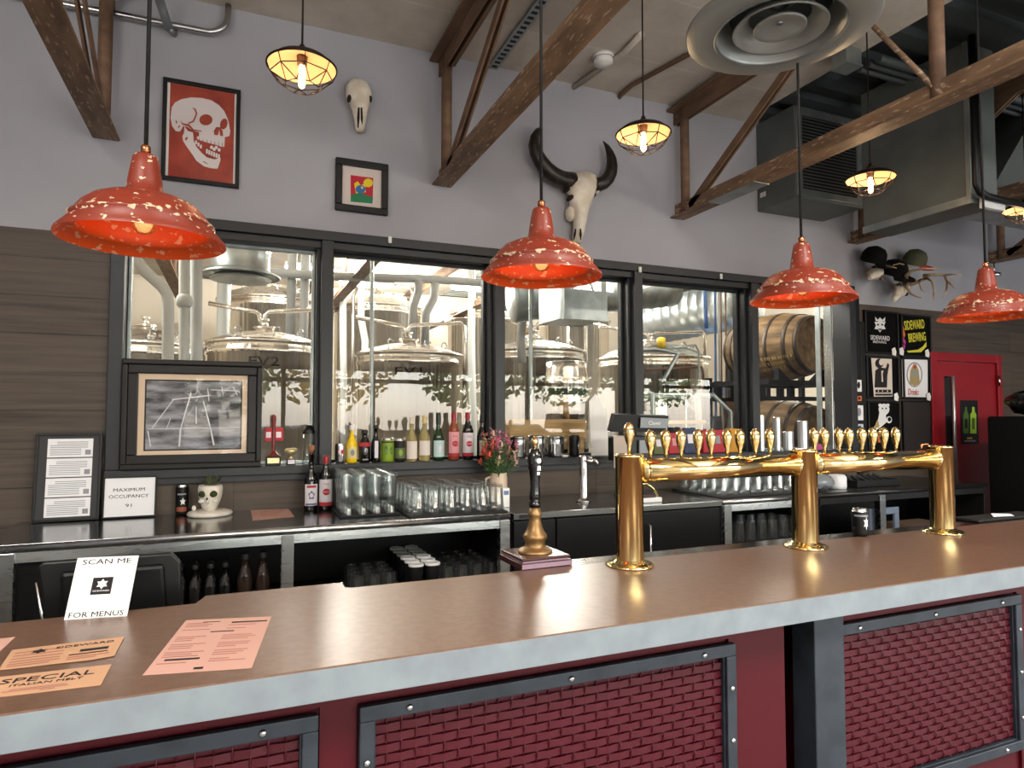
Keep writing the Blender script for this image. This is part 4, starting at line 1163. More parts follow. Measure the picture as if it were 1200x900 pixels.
t = shirt_frame('framed white print of a robed figure in an oval, middle right by the door', 5.685, 1.76, 6.065, 2.15, M_sh)
cT, cG2, cRd = mat('print_tan', '#a98d5a', .8), mat('print_grey_green', '#84948f', .8), mat('print_red', '#b23a34', .8)
flat_art('oval_print', t, t.location, [(M_paper, [(300, 350), (460, 353), (461, 585), (305, 583)]), (M_grey, oval(378, 445, 50, 78, 20)), (M_paper, oval(378, 445, 42, 70, 20)), (cT, [(346, 500), (352, 420), (372, 378), (388, 378), (404, 420), (412, 500), (380, 515)]), (cG2, [(356, 490), (362, 430), (378, 405), (396, 430), (402, 490)]), (cRd, oval(379, 398, 9, 12, 8)), (cT, oval(378, 470, 14, 30, 8))], SY, mk)
c = P(*mk((370, 552)), Y=SY); text('lettering', 'Drinks', t, face_y(c.x-t.location.x, SY-.004-t.location.y, c.z-t.location.z), .15, cRd, .06, shear=.3)
t = shirt_frame('framed black shirt with a small white floating animal, lower left by the door', 5.215, 1.24, 5.63, 1.74, M_sh)
flat_art('animal_print', t, t.location, [(MW, oval(190, 660, 34, 36, 12)), (MW, oval(165, 634, 11, 11, 8)), (MW, oval(213, 634, 11, 11, 8)), (MW, [(160, 680), (200, 690), (205, 740), (170, 770), (140, 790), (118, 780), (150, 740)]), (MW, oval(220, 725, 18, 22, 10)), (M_sh, oval(222, 722, 11, 14, 10)), (cT, [(150, 720), (160, 770), (125, 780), (140, 740)]), (M_ink, oval(178, 655, 5, 6, 8)), (M_ink, oval(200, 655, 5, 6, 8)), (cOr, rect(150, 795, 215, 812)), (cOr, rect(150, 822, 180, 865))], SY, mk)
t = thing('dark_board', 'plain dark brown board, lower right by the door', 'board', (5.87, WY-.001, 1.2))
MB(t.location).box(5.685, WY-.02, 1.2, 6.05, WY-.001, 1.735, .004).build('panel', mat('dark_brown_board', '#241d1a', .7), t, loc=(0, 0, 0))
mb = MB(t.location); ring_frame(mb, 5.675, 1.19, 6.058, 1.745, .014, WY-.024, WY-.001, .002); mb.build('edging', M_black, t, loc=(0, 0, 0))
for k, (u, v) in enumerate(((253, 302), (300, 300), (459, 312), (267, 583), (468, 582))):
    q = P(*mk((u, v)), Y=WY-.033); sz = .03
    o = MB(q).prism([(q.x-.026, WY-.034, q.z-.03), (q.x+.02, WY-.034, q.z-.04), (q.x+.03, WY-.034, q.z+.0), (q.x+.012, WY-.034, q.z+.04), (q.x-.028, WY-.034, q.z+.025)], (0, .003, 0)).build('price_tag', M_white, loc=q)
    tag(o, ['white tag at the lower right corner of the star emblem shirt', 'white tag at the lower left corner of the graffiti shirt', 'white tag at the lower right corner of the graffiti shirt', 'white tag at the lower right corner of the black figure shirt', 'white tag at the lower right corner of the robed figure print'][k], 'tag', 'white tags by the framed shirts')
# strip of stickers on the dark wall end by the window
mk2 = lambda p: (879+p[0]*135/675, 350+p[1]*180/900)
for k, (x0, y0, x1, y1, m, lab) in enumerate(((618, 475, 655, 545, M_white, 'white sticker with a black shape on the black post, topmost'), (625, 570, 655, 600, cOr, 'small orange sticker on the black post'), (612, 625, 665, 712, M_paper, 'tall pale sticker with a grey figure on the black post'), (620, 735, 665, 792, mat('pale_blue_print', '#b9c7d6', .7), 'pale blue sticker, lowest on the black post'))):
    a_, b_ = P(*mk2((x0, y0)), Y=WY-.028), P(*mk2((x1, y1)), Y=WY-.028)
    t = thing('sticker', lab, 'sticker', ((a_.x+b_.x)/2, WY-.026, b_.z))
    MB(t.location).box(a_.x, WY-.027, b_.z, b_.x, WY-.0255, a_.z).build('backing', m, t, loc=(0, 0, 0))
    w_, h_ = x1-x0, y1-y0
    flat_art('mark', t, t.location, [(M_ink if k != 2 else M_grey, oval(x0+w_*.5, y0+h_*.45, w_*.24, h_*.3, 8))], WY-.0275, mk2)
MB((5.2, WY, 1.3)).box(5.142, WY-.024, 1.1, 5.198, WY, 2.45, .003)
o = MB((5.17, WY-.012, 1.1)).box(5.145, WY-.0252, 1.1, 5.2, WY-.001, 2.45, .003).build('trim_11', M_black); struct(o)

# large framed aerial photograph standing on the sill
ap = thing('framed_aerial_photo', 'large dark framed black and white aerial photograph standing on the window sill', 'picture', (-.22, FY+.02, 1.3125))
x0, x1, z0, z1 = -.575, .145, 1.313, 1.925
YA = FY+.0
M_fr = mat('dark_espresso_frame', '#120f0f', .4, spec=.35)
mb = MB(ap.location); ring_frame(mb, x0, z0, x1, z1, .03, YA-.045, YA, .006); ring_frame(mb, x0+.028, z0+.028, x1-.028, z1-.028, .052, YA-.036, YA-.004, .006); mb.build('frame', M_fr, ap, loc=(0, 0, 0))
panel(ap, 'mount', x0+.07, z0+.07, x1-.07, z1-.07, YA-.02, mat('tan_mount', '#cdb79e', .8))
panel(ap, 'mount_edge', x0+.112, z0+.102, x1-.108, z1-.112, YA-.0215, M_ink)
panel(ap, 'photo_print', x0+.12, z0+.11, x1-.116, z1-.12, YA-.0225, mat('aerial_grey_print', '#232226', .6, col2='#94949a', scale=(7, 7, 26), lo=.36, hi=.68, detail=9))
Wl = mat('aerial_white_lines', '#c9c9cd', .7)
ml = lambda p: (120+p[0]*160/1200, 480+p[1]*120/900)
m5 = lambda p: (p[0]/3, 250+p[1]/3)
def stroke(x0_, y0_, x1_, y1_, w_):
    dx, dy = x1_-x0_, y1_-y0_; l_ = math.hypot(dx, dy); nx_, ny_ = -dy/l_*w_/2, dx/l_*w_/2
    return [(x0_+nx_, y0_+ny_), (x1_+nx_, y1_+ny_), (x1_-nx_, y1_-ny_), (x0_-nx_, y0_-ny_)]
flat_art('field_lines', ap, ap.location, [(Wl, stroke(*s)) for s in ((672, 630, 636, 755, 4), (635, 755, 630, 820, 6), (610, 655, 535, 755, 3), (715, 660, 740, 755, 4), (740, 755, 752, 815, 6), (690, 680, 690, 740, 3), (730, 615, 735, 660, 3), (605, 655, 740, 640, 4), (740, 620, 840, 625, 3), (520, 765, 530, 820, 4), (780, 610, 785, 640, 2), (600, 720, 585, 760, 2), (520, 758, 840, 752, 2), (820, 610, 835, 640, 3))], YA-.0228, m5)
MB(ap.location).quad([(x0+.075, YA-.026, z0+.075), (x1-.075, YA-.026, z0+.075), (x1-.075, YA-.026, z1-.075), (x0+.075, YA-.026, z1-.075)]).build('glazing', thin_glass('photo_glazing', '#ffffff', .5, .02, 0), ap, loc=(0, 0, 0))

# ---------------------------------------------------------------- back counter units
M_satin = mat('satin_stainless', '#c4c7c8', .27, 1, rvar=.08, scale=(4, 30, 30))
M_ss = mat('dull_stainless_top', '#a3a5a5', .17, 1, rvar=.05, scale=(2, 30, 30))
CF, CZ = 3.47, 1.055
def bench(name, label, x0, x1, top_m, posts=(), back_m=M_steel, apron=True, shelf=.62):
    t = thing(name, label, 'counter', ((x0+x1)/2, 3.83, 0))
    mb = MB(t.location); mb.box(x0, CF+.012, CZ-.037, x1, WY-.002, CZ, .002); mb.build('worktop', top_m, t, loc=(0, 0, 0))
    fm_ = M_satin if top_m is M_ss else top_m
    MB(t.location).lathe([(0, 0), (.0185, 0), (.0185, x1-x0), (0, x1-x0)], (x0, CF+.0185, CZ-.0185), 20, (1, 0, 0)).build('front_nosing', fm_, t, loc=(0, 0, 0))
    if apron: MB(t.location).prism([(x0+.01, CF+.02, CZ-.037), (x0+.01, CF+.0175, CZ-.082), (x0+.01, CF+.03, CZ-.082), (x0+.01, CF+.035, CZ-.037)], (x1-x0-.02, 0, 0)).build('apron', fm_, t, loc=(0, 0, 0))
    for x in posts: MB(t.location).box(x, CF+.008, 0, x+.06, CF+.06, CZ-.037, .003).build('leg', M_satin, t, loc=(0, 0, 0))
    MB(t.location).box(x0, WY-.03, .1, x1, WY-.004, CZ-.037).build('back_panel', back_m, t, loc=(0, 0, 0))
    MB(t.location).box(x0, CF+.03, shelf-.02, x1, WY-.03, shelf).build('under_shelf', M_blackm, t, loc=(0, 0, 0))
    MB(t.location).box(x0, CF+.03, .1, x0+.012, WY-.03, CZ-.037).build('side_panel', back_m, t, loc=(0, 0, 0))
    MB(t.location).box(x1-.012, CF+.03, .1, x1, WY-.03, CZ-.037).build('side_panel', back_m, t, loc=(0, 0, 0))
    return t
M_dk = mat('dark_interior', '#101011', .55)
t = bench('bar_bench', 'long stainless bench under the window left of the hand pump', -1.03, 1.455, M_ss, (-.93, .224, 1.395), M_dk)
MB(t.location).box(-1.02, CF+.05, .1, -.44, CF+.06, CZ-.085).build('dark_door', M_black, t, loc=(0, 0, 0))
t = thing('bottle_cooler', 'black bottle cooler with stainless top behind the brass beer tower', 'cooler', (2.22, 3.83, 0))
mb = MB(t.location); mb.box(1.475, CF, CZ-.04, 2.965, WY-.002, CZ-.004, .003); mb.build('worktop', M_ss, t, loc=(0, 0, 0))
mb = MB(t.location); mb.box(1.475, CF+.04, .08, 2.965, WY-.01, CZ-.04); mb.build('cabinet', M_blackm, t, loc=(0, 0, 0))
mb = MB(t.location); mb.box(1.48, CF+.012, .12, 1.745, CF+.04, CZ-.05, .003)
mb.m = 1
for i in range(14): mb.box(1.52, CF+.008, .5+i*.032, 1.71, CF+.012, .512+i*.032)
mb.build('vent_panel', [M_black, M_dk], t, loc=(0, 0, 0))
for a_, b_, hx in ((1.755, 2.335, 2.30), (2.345, 2.955, 2.385)):
    d_ = MB(t.location).box(a_, CF+.012, .12, b_, CF+.04, CZ-.05, .004).build('cooler_door', M_black, t, loc=(0, 0, 0))
    MB(t.location).tube([(hx, CF+.012, .93), (hx, CF-.022, .93), (hx, CF-.022, .4), (hx, CF+.012, .4)], .008, 8).build('door_handle', M_chrome, d_, loc=(0, 0, 0))
a_ = P(618, 606, Y=CF); MB(t.location).box(a_.x-.05, CF-.003, CZ-.034, a_.x+.05, CF+.0, CZ-.012).build('name_plate', M_black, t, loc=(0, 0, 0))
t = bench('bar_bench', 'stainless bench with glass rack between the cooler and the right end', 2.975, 3.83, M_ss, (2.99,), M_dk, shelf=.74)
t = bench('dark_bench', 'dark low bench at the right end behind the beer tower', 3.845, 5.7, mat('dark_bench_top', '#2a2929', .22, .3), (4.45,), M_dk, apron=True, shelf=.45)

# ---------------------------------------------------------------- things on the bench
lf = thing('licence_frame', 'black frame holding four white licence certificates', 'frame', (-.80, 4.19, CZ))
tilt = R(-6)
def leaning(t, x0, x1, h, fw, fm, depth=.02):
    r_ = bpy.data.objects.new('frame', None)
    bpy.data.objects.remove(r_)
    t.rotation_euler = (tilt, 0, t.rotation_euler.z)
    mb = MB(); ring_frame(mb, x0, 0, x1, h, fw, -depth, 0, .002); mb.build('frame', fm, t)
w_ = .30
lf.location = (-.81, 4.125, CZ+.002)
leaning(lf, -w_/2, w_/2, .462, .012, M_black)
MB().box(-w_/2+.01, -.012, .01, w_/2-.01, -.006, .452).build('dark_mat', mat('charcoal_mat', '#38383a', .8), lf)
for k in range(4):
    z = .022+k*.104; x0 = -.098
    c = MB().box(x0, -.0135, z, x0+.205, -.012, z+.098).build('certificate', M_paper, lf)
    mb = MB()
    for i in range(8): mb.box(x0+.012+(.03 if i > 5 else 0), -.0142, z+.012+i*.0095, x0+.012+(.14 if i < 4 else .17), -.0135, z+.0155+i*.0095)
    mb.box(x0+.17, -.0142, z+.012, x0+.196, -.0135, z+.038)
    mb.build('print', M_grey, c)
of = thing('occupancy_sign', 'white framed sign reading MAXIMUM OCCUPANCY', 'sign', (-.52, 4.13, CZ+.002))
leaning(of, -.128, .128, .222, .008, M_black)
MB().box(-.121, -.012, .008, .121, -.006, .215).build('paper', M_paper, of)
text('lettering', 'MAXIMUM', of, face_y(-.005, -.0127, .150), .15, M_ink, .018, depth=.001)
text('lettering', 'OCCUPANCY', of, face_y(-.005, -.0127, .115), .19, M_ink, .018, depth=.001)
text('lettering', '91', of, face_y(-.005, -.0127, .065), .03, M_ink, .018, depth=.001)
q = P(213, 603, Z=CZ)
def lab(t, r, h): emblem(t, r, .075, .016, .022, MW, 10, logo_star(0, 0, 1, 5, .5)); label_band(t, r, .02, .045, mat('copper_print', '#8a4a34', .5), -50, 50); label_band(t, r, .112, .12, M_grey, -40, 40)
can('drink_can', 'tall black can with white mark beside the skull planter', (q.x, q.y, CZ+.001), M_black, h=.168, r=.034, lab=lab)
# skull planter
M_cer = mat('cracked_white_ceramic', '#cfc8bb', .45, col2='#ddd7cc', scale=(25, 25, 25), bump=.15, bscale=60)
q = P(246, 604, Z=CZ)
sp_ = thing('skull_planter', 'white ceramic skull planter on a low base with a spiky green plant', 'planter', (q.x, q.y, CZ+.001), -.2)
MB().lathe([(0, 0), (.11, 0), (.118, .01), (.112, .022), (.085, .03), (.0, .032)], n=28).build('base', M_cer, sp_)
mb = MB(); rings = []
for z, rx, ry, cy in ((.03, .032, .032, -.01), (.05, .042, .045, -.008), (.075, .05, .055, 0), (.1, .058, .062, .0), (.125, .063, .066, 0), (.15, .064, .066, 0), (.168, .06, .062, 0)):
    rings.append([(rx*math.cos(2*PI*i/24), cy+ry*math.sin(2*PI*i/24), z) for i in range(24)])
mb.loft(rings); mb.ell((0, -.062, .088), (.012, .012, .02), 10); mb.ell((-.035, -.05, .085), (.016, .014, .012), 10); mb.ell((.035, -.05, .085), (.016, .014, .012), 10)
mb.build('skull_pot', M_cer, sp_)
M_sock = mat('mossy_socket', '#3c4a1c', .9, col2='#1d2012', scale=(60, 60, 60))
for s_ in (-1, 1): MB().ell((s_*.028, -.056, .124), (.022, .014, .019), 12).build('eye_socket', M_sock, sp_)
MB().ell((0, -.068, .098), (.006, .008, .009), 8).build('nose_hole', M_sock, sp_)
mb = MB(); rr = random.Random(5)
for i in range(34):
    a_ = rr.uniform(0, 2*PI); l_ = rr.uniform(.035, .075); s_ = rr.uniform(.2, 1)
    b0 = Vector((.03*math.cos(a_)*s_, .03*math.sin(a_)*s_, .165)); d_ = Vector((math.cos(a_)*s_, math.sin(a_)*s_, .9)).normalized(); n_ = Vector((-math.sin(a_), math.cos(a_), 0))
    mb.f([mb.v(b0-n_*.004), mb.v(b0+d_*l_*.5-n_*.006), mb.v(b0+d_*l_), mb.v(b0+d_*l_*.5+n_*.006), mb.v(b0+n_*.004)])
mb.build('plant', mat('dark_succulent', '#39402f', .6, col2='#525c3d', scale=(30, 30, 30)), sp_, fix=False)
MB().ell((-.075, -.035, .045), (.012, .012, .016), 10).build('knob', M_cer, sp_)
t = thing('note', 'pink paper note lying on the stainless bench', 'paper', (.2, 3.97, CZ+.0008))
mb = MB(t.location); pts = [P(x, y, Z=CZ) for x, y in ((294, 598), (338, 596.5), (345, 605.5), (296, 610))]
mb.prism([Vector((p.x, p.y, CZ+.0008)) for p in pts], (0, 0, .001)); mb.build('paper', M_pink, t, loc=(0, 0, 0))
mb = MB(t.location)
for i in range(4): mb.box(.14, 4.07-i*.055, CZ+.0018, .28-i*.02, 4.08-i*.055, CZ+.0022)
mb.build('print', M_pinkink, t, loc=(0, 0, 0))

# bottles: a lathe body, a capsule or cork and a wrapped label
def bottle(name, label, loc, body_m, h=.3, r=.038, nr=.014, sh=.62, cap_m=None, cap_h=.05, lab=None, cat='bottle', rz=0., cork=None, group=None):
    t = thing(name, label, cat, loc, rz, group)
    prof = [(0, .006), (r*.75, .004), (r*.93, 0), (r, .008), (r, h*sh), (r*.9, h*(sh+.06)), (nr*1.5, h*(sh+.17)), (nr, h*(sh+.24)), (nr, h-.012), (nr*1.15, h-.012), (nr*1.15, h-.002), (0, h)]
    MB().lathe(prof, n=24).build('glass_body', body_m, t)
    if cap_m: MB().lathe([(nr*1.2, h-cap_h), (nr*1.24, h-.006), (nr*1.1, h+.002), (0, h+.002)], n=16).build('capsule', cap_m, t)
    if cork: MB().lathe([(0, h), (nr*.8, h), (nr*1.25, h+.02), (nr*1.25, h+.045), (0, h+.046)], n=14).build('cork', cork, t)
    if lab: lab(t, r, h)
    return t
M_dkgl = mat('dark_bottle_glass', '#0c0908', .06, coat=.4, spec=.6)
M_grgl = mat('green_bottle_glass', '#12361a', .06, coat=.4, trans=.25)
M_rosegl = mat('rose_wine_bottle', '#a4523a', .06, trans=.35)
M_whitegl = mat('pale_wine_bottle', '#cdbb7e', .05, trans=.6)
M_yel = mat('yellow_soda', '#e8c21a', .1, coat=.5)
M_redcap = mat('red_capsule', '#8e1b22', .35)
M_lw, M_lp, M_lr = mat('label_white', '#d9d4da', .7), mat('label_pink', '#d99aa0', .7), mat('label_red', '#b3303a', .65)
M_cork = mat('cork', '#8d5f42', .9)
def L_red(t, r, h):
    label_band(t, r, h*.08, h*.57, M_lw, -75, 75); label_band(t, r, h*.08, h*.15, M_lr, -75, 75, 'label_stripe', .001)
    emblem(t, r, h*.34, .021, .02, M_lr, 0); emblem(t, r, h*.34, .016, .008, M_lw, 0, rect(-1, -.3, 1, .3), 'emblem', .0016)
    text('lettering', 'Rouge', t, Matrix.Translation((0, -r-.001, h*.49)) @ Matrix.Rotation(R(90), 4, 'X'), .03, M_lr, .014, bend=r)
def L_pink(t, r, h):
    label_band(t, r, h*.08, h*.6, M_lp, -75, 75); label_band(t, r, h*.08, h*.15, M_lr, -75, 75, 'label_stripe', .001)
    emblem(t, r, h*.35, .021, .02, M_lr, 0); emblem(t, r, h*.35, .014, .007, M_lp, 0, rect(-1, -.3, 1, .3), 'emblem', .0016)
    text('lettering', 'Rose', t, Matrix.Translation((0, -r-.001, h*.51)) @ Matrix.Rotation(R(90), 4, 'X'), .028, M_lr, .014, bend=r)
def L_block(m, z0, z1, mark=None, a=60):
    def f(t, r, h):
        label_band(t, r, h*z0, h*z1, m, -a, a)
        if mark: emblem(t, r, h*(z0+z1)/2, .014, h*(z1-z0)*.28, mark, 0, logo_star(0, 0, 1, 5, .6))
    return f
cVio = mat('label_violet_ink', '#5c5a86', .7)
b1 = P(364, 598, Z=CZ); b2 = P(381, 597, Z=CZ)
def L_tall(t, r, h):
    label_band(t, r, h*.09, h*.46, M_lw, -62, 62); emblem(t, r, h*.27, .02, .028, cVio, 0, logo_star(0, 0, 1, 5, .7)); emblem(t, r, h*.27, .011, .014, M_lw, 0, None, 'emblem', .0018)
    label_band(t, r, h*.4, h*.44, M_lr, -40, 40, 'label_stripe', .0012); label_band(t, r, h*.1, h*.13, cVio, -50, 50, 'label_stripe', .0012)
bottle('wine_bottle', 'dark corked bottle with a white label on the bench, left of the red capped one', (b1.x, b1.y, CZ+.001), M_dkgl, .335, .039, .0135, .5, None, lab=L_tall, cork=M_cork)
bottle('wine_bottle', 'dark bottle with a red cap and a red and white label on the bench', (b2.x, b2.y-.01, CZ+.001), M_dkgl, .315, .038, .014, .6, M_redcap, .045, L_red)

# glassware, turned upside down in rows on black mats
def tall_glass():
    t = thing('tall_beer_glass', 'tall curved beer glass standing in the left rows on the small black mat', 'glass', (0, 0, 0), 0, 'tall beer glasses on the small mat')
    MB().lathe([(.031, 0), (.0285, .03), (.026, .06), (.027, .1), (.032, .15), (.0365, .19), (.037, .215), (.0355, .225), (.0345, .226), (.034, .215), (.029, .15), (.024, .1), (.022, .06), (.0245, .03)], n=18).build('bowl', M_glass, t)
    MB().lathe([(0, .026), (.024, .026), (.027, .012), (.029, .001), (0, .001)], n=18).build('thick_foot', M_glass, t)
    return t
def pint_glass(lab, grp):
    t = thing('pint_glass', lab, 'glass', (0, 0, 0), 0, grp)
    MB().lathe([(.0425, 0), (.0435, .002), (.04, .04), (.036, .09), (.0335, .135), (.031, .147)], n=20).build('bowl', M_glass, t)
    MB().lathe([(.031, .147), (.029, .1495), (0, .1495), (0, .1385), (.0305, .1375)], n=20).build('thick_base', M_glass, t)
    return t
def mat_on(label, pts, z=CZ):
    q = [P(x, y, Z=z) for x, y in pts]; c = sum(q, Vector())/len(q)
    t = thing('bar_mat', label, 'mat', (c.x, c.y, z+.0005))
    xs, ys = [p.x for p in q], [p.y for p in q]
    MB(t.location).box(min(xs), min(ys), z+.0005, max(xs), max(ys), z+.011, .003).build('pad', M_rub, t, loc=(0, 0, 0))
    mb = MB(t.location); x_ = min(xs)+.02
    while x_ < max(xs)-.02:
        mb.box(x_, min(ys)+.01, z+.011, x_+.004, max(ys)-.01, z+.0125); x_ += .02
    mb.build('ribs', M_rub, t, loc=(0, 0, 0))
    return min(xs), min(ys), max(xs), max(ys)
tg = None
mx0, my0, mx1, my1 = .535, 3.66, .865, 4.16
t = thing('bar_mat', 'small black mat under the tall glasses', 'mat', (.7, 3.9, CZ+.0005)); MB(t.location).box(mx0, my0, CZ+.0005, mx1, my1, CZ+.011, .003).build('pad', M_rub, t, loc=(0, 0, 0))
for j in range(6):
    for i in range(4):
        o = tall_glass() if tg is None else dup(tg, (0, 0, 0)); tg = tg or o
        o.location = (mx0+.045+i*.08, my0+.045+j*.082, CZ+.0115)
t = thing('bar_mat', 'large black mat under the rows of upturned pint glasses', 'mat', (1.15, 3.75, CZ+.0005)); MB(t.location).box(.88, 3.50, CZ+.0005, 1.452, 4.12, CZ+.011, .003).build('pad', M_rub, t, loc=(0, 0, 0))
pg = None
for j in range(6):
    for i in range(6):
        if j > 4 and i > 3: continue
        o = pint_glass('upturned clear pint glass in the rows on the large black mat', 'pint glasses on the large mat') if pg is None else dup(pg, (0, 0, 0)); pg = pg or o
        o.location = (.93+i*.094, 3.548+j*.096, CZ+.0115)
t = thing('bar_mat', 'black mat under the glasses seen below the brass crossbar', 'mat', (3.35, 3.8, CZ+.0005)); MB(t.location).box(2.99, 3.51, CZ+.0005, 3.80, 4.05, CZ+.011, .003).build('pad', M_rub, t, loc=(0, 0, 0))
first_r = None
for j in range(5):
    for i in range(8):
        if first_r is None:
            first_r = dup(pg, (0, 0, 0), 0, 'upturned clear pint glass on the mat seen below the left brass crossbar', 'pint glasses below the crossbar'); o = first_r
        else: o = dup(first_r, (0, 0, 0))
        o.location = (3.045+i*.1, 3.57+j*.1, CZ+.0115)
# vase of flowers, small carton, single tap, terminal
q = P(583, 591, Z=CZ)
vs_ = thing('flower_vase', 'cream stoneware jug filled with pink and orange flowers', 'vase', (1.59, 4.0, CZ-.003))
MB().lathe([(0, 0), (.05, 0), (.056, .006), (.058, .03), (.058, .15), (.055, .175), (.056, .185), (.052, .186), (.05, .17), (.05, .03), (0, .02)], n=28).build('jug', mat('cream_stoneware', '#cdb9a4', .35), vs_)
MB().tube([(-.056, 0, .16), (-.085, 0, .15), (-.09, 0, .11), (-.08, 0, .07), (-.057, 0, .06)], .007, 8).build('jug_handle', MATS['cream_stoneware'], vs_)
rr = random.Random(11); mb = MB(); heads = []
for i in range(42):
    a_ = rr.uniform(0, 2*PI); s_ = rr.uniform(.1, 1)**.6; hgt = rr.uniform(.25, .43)*(1-.25*s_)+.06
    p0 = Vector((.03*math.cos(a_)*s_, .03*math.sin(a_)*s_, .08)); p1 = Vector((.13*math.cos(a_)*s_, .10*math.sin(a_)*s_, hgt))
    mb.tube([p0, (p0+p1)/2+Vector((0, 0, .03)), p1], .0028, 5); heads.append(p1)
    for k in range(3):
        c_ = p0.lerp(p1, .5+.12*k); d_ = Vector((rr.uniform(-1, 1), rr.uniform(-1, 1), rr.uniform(.2, 1))).normalized(); n_ = d_.orthogonal().normalized()
        mb.f([mb.v(c_), mb.v(c_+d_*.02+n_*.006), mb.v(c_+d_*.05), mb.v(c_+d_*.02-n_*.006)])
mb.build('stems', M_stem, vs_, fix=False)
fm = [mat('pink_petal', '#c8708a', .7), mat('coral_petal', '#cf5c4a', .7), mat('pale_petal', '#d8b9a6', .7), mat('bud_green', '#8a8f5c', .7)]
for i, p in enumerate(heads):
    m_ = fm[0] if p.x > -.04 else fm[1]
    if i % 5 == 4: m_ = fm[2]
    if i % 7 == 6: m_ = fm[3]
    mb = MB()
    for k in range(9):
        z_ = rr.uniform(-.035, .035); a_ = rr.uniform(0, 2*PI); d_ = Vector((math.cos(a_), math.sin(a_), rr.uniform(-.2, .8))).normalized(); n_ = d_.cross(Vector((0, 0, 1))).normalized()
        c_ = p+Vector((0, 0, z_)); L_ = rr.uniform(.024, .04)
        mb.f([mb.v(c_), mb.v(c_+d_*L_*.5+n_*.011), mb.v(c_+d_*L_+Vector((0, 0, .004))), mb.v(c_+d_*L_*.5-n_*.011)])
    mb.ell(p, (.008, .008, .02), 6)
    mb.build('flower_head', m_, vs_, fix=False)
q = P(590, 596, Z=CZ)
t = thing('small_carton', 'narrow white carton in front of the stoneware jug', 'carton', (1.535, 3.76, CZ-.003))
MB().box(-.022, -.03, 0, .022, .03, .115, .002).build('box', M_white, t)
MB().box(-.016, -.0308, .075, .016, -.030, .1).build('print', mat('blue_print', '#6a7fb0', .7), t)
q = P(684, 587, Z=CZ)
t = thing('single_tap', 'slim chrome column tap on the cooler top', 'tap', (q.x, q.y, CZ-.003))
MB().lathe([(0, 0), (.05, 0), (.051, .006), (.04, .012), (.028, .02), (.026, .03), (.026, .29), (.0245, .298), (0, .30)], n=28).build('column', M_chrome, t)
mb = MB(); mb.cyl((.0, -.02, .265), (.04, -.05, .265), .014, n=14); mb.tube([(.04, -.05, .268), (.06, -.065, .262), (.066, -.07, .235)], [.013, .012, .008], 12); mb.ell((.03, -.04, .285), .014, 12); mb.build('faucet', M_chrome, t)
# till terminal seen from behind
t = thing('till_terminal', 'black till terminal seen from behind, above the left brass column', 'till', (2.56, 3.86, CZ-.003))
mb = MB(); mb.box(-.11, -.1, 0, .11, .12, .015, .004); mb.cyl((0, .02, .015), (0, .04, .34), .03, n=16); mb.build('stand', M_black, t)
mb = MB(); mb.prism([(-.24, -.06, .45), (.2, -.06, .44), (.22, -.075, .555), (-.215, -.075, .565)], (0, .05, .008)); mb.build('screen_back', M_black, t)
mb = MB(); mb.prism([(-.02, -.082, .475), (.2, -.082, .47), (.21, -.09, .535), (-.02, -.09, .545)], (0, .008, 0)); mb.build('customer_display', mat('grey_display', '#8b9296', .3), t)
text('lettering', 'Clover', t, face_y(.09, -.092, .507, -.1), .1, M_white, .028)
mb = MB(); mb.box(-.2, -.05, .25, .1, .05, .42, .01); mb.build('printer', M_black, t)
mb = MB(); mb.prism([(-.235, -.09, .21), (-.13, -.09, .21), (-.13, -.085, .42), (-.235, -.085, .42)], (0, .003, 0)); mb.build('paper_slip', mat('beige_slip', '#b5a89d', .8), t)
mb = MB(); mb.box(-.02, -.07, .3, .05, -.055, .39, .003); mb.build('card_reader', mat('grey_plastic', '#8a9095', .5), t)
q = P(757, 588, Z=CZ)
t = thing('white_box', 'low white box with a curled brass loop on top', 'box', (2.47, 3.62, CZ-.003))
MB().box(-.12, -.06, 0, .085, .06, .03, .004).build('tray', M_white, t)
MB().box(-.12, -.045, .03, .05, .05, .05, .004).build('notebook', mat('purple_brown_card', '#4c3a3f', .8), t)
MB().tube([(-.1, 0, .05), (-.06, -.01, .11), (-.01, -.02, .12), (.04, -.02, .09), (.075, -.03, .04)], .009, 8).build('loop', M_brass, t)

# right end of the bench: folded black bag, white bundle
q = P(955, 566, Z=CZ)
t = thing('plastic_bag', 'crumpled grey plastic bag on the dark bench beside the middle column', 'bag', (4.0, 3.62, CZ+.001))
mb = MB(); rr = random.Random(4)
mb.ell((0, 0, .06), (.11, .09, .06), 14)
for v in mb.bm.verts: v.co += Vector((rr.uniform(-.015, .015), rr.uniform(-.015, .015), rr.uniform(-.006, .02))); v.co.z = max(0, v.co.z)
mb.build('bag', mat('grey_film', '#83888c', .15), t, fix=True)
t = thing('paper_towel_bundle', 'white paper bundle on the dark bench beside the grey bag', 'paper', (4.22, 3.66, CZ+.001))
mb = MB(); mb.lathe([(0, 0), (.065, 0), (.07, .02), (.068, .09), (.055, .105), (0, .107)], n=12); mb.build('bundle', M_paper, t)
t = thing('black_tray', 'low black tray of bar tools on the dark bench', 'tray', (4.6, 3.75, CZ+.001))
mb = MB(); mb.box(-.2, -.12, 0, .28, .14, .012, .003); ring = mb; mb.box(-.2, -.12, .012, .28, -.11, .05); mb.box(-.2, .13, .012, .28, .14, .05); mb.box(-.2, -.11, .012, -.19, .13, .05); mb.box(.27, -.11, .012, .28, .13, .05); mb.build('tray', M_black, t)
mb = MB()
for i in range(6): mb.tube([(-.15+i*.07, -.06, .03), (-.12+i*.06, .05, .075)], .012, 8)
mb.build('tools', M_rub, t)

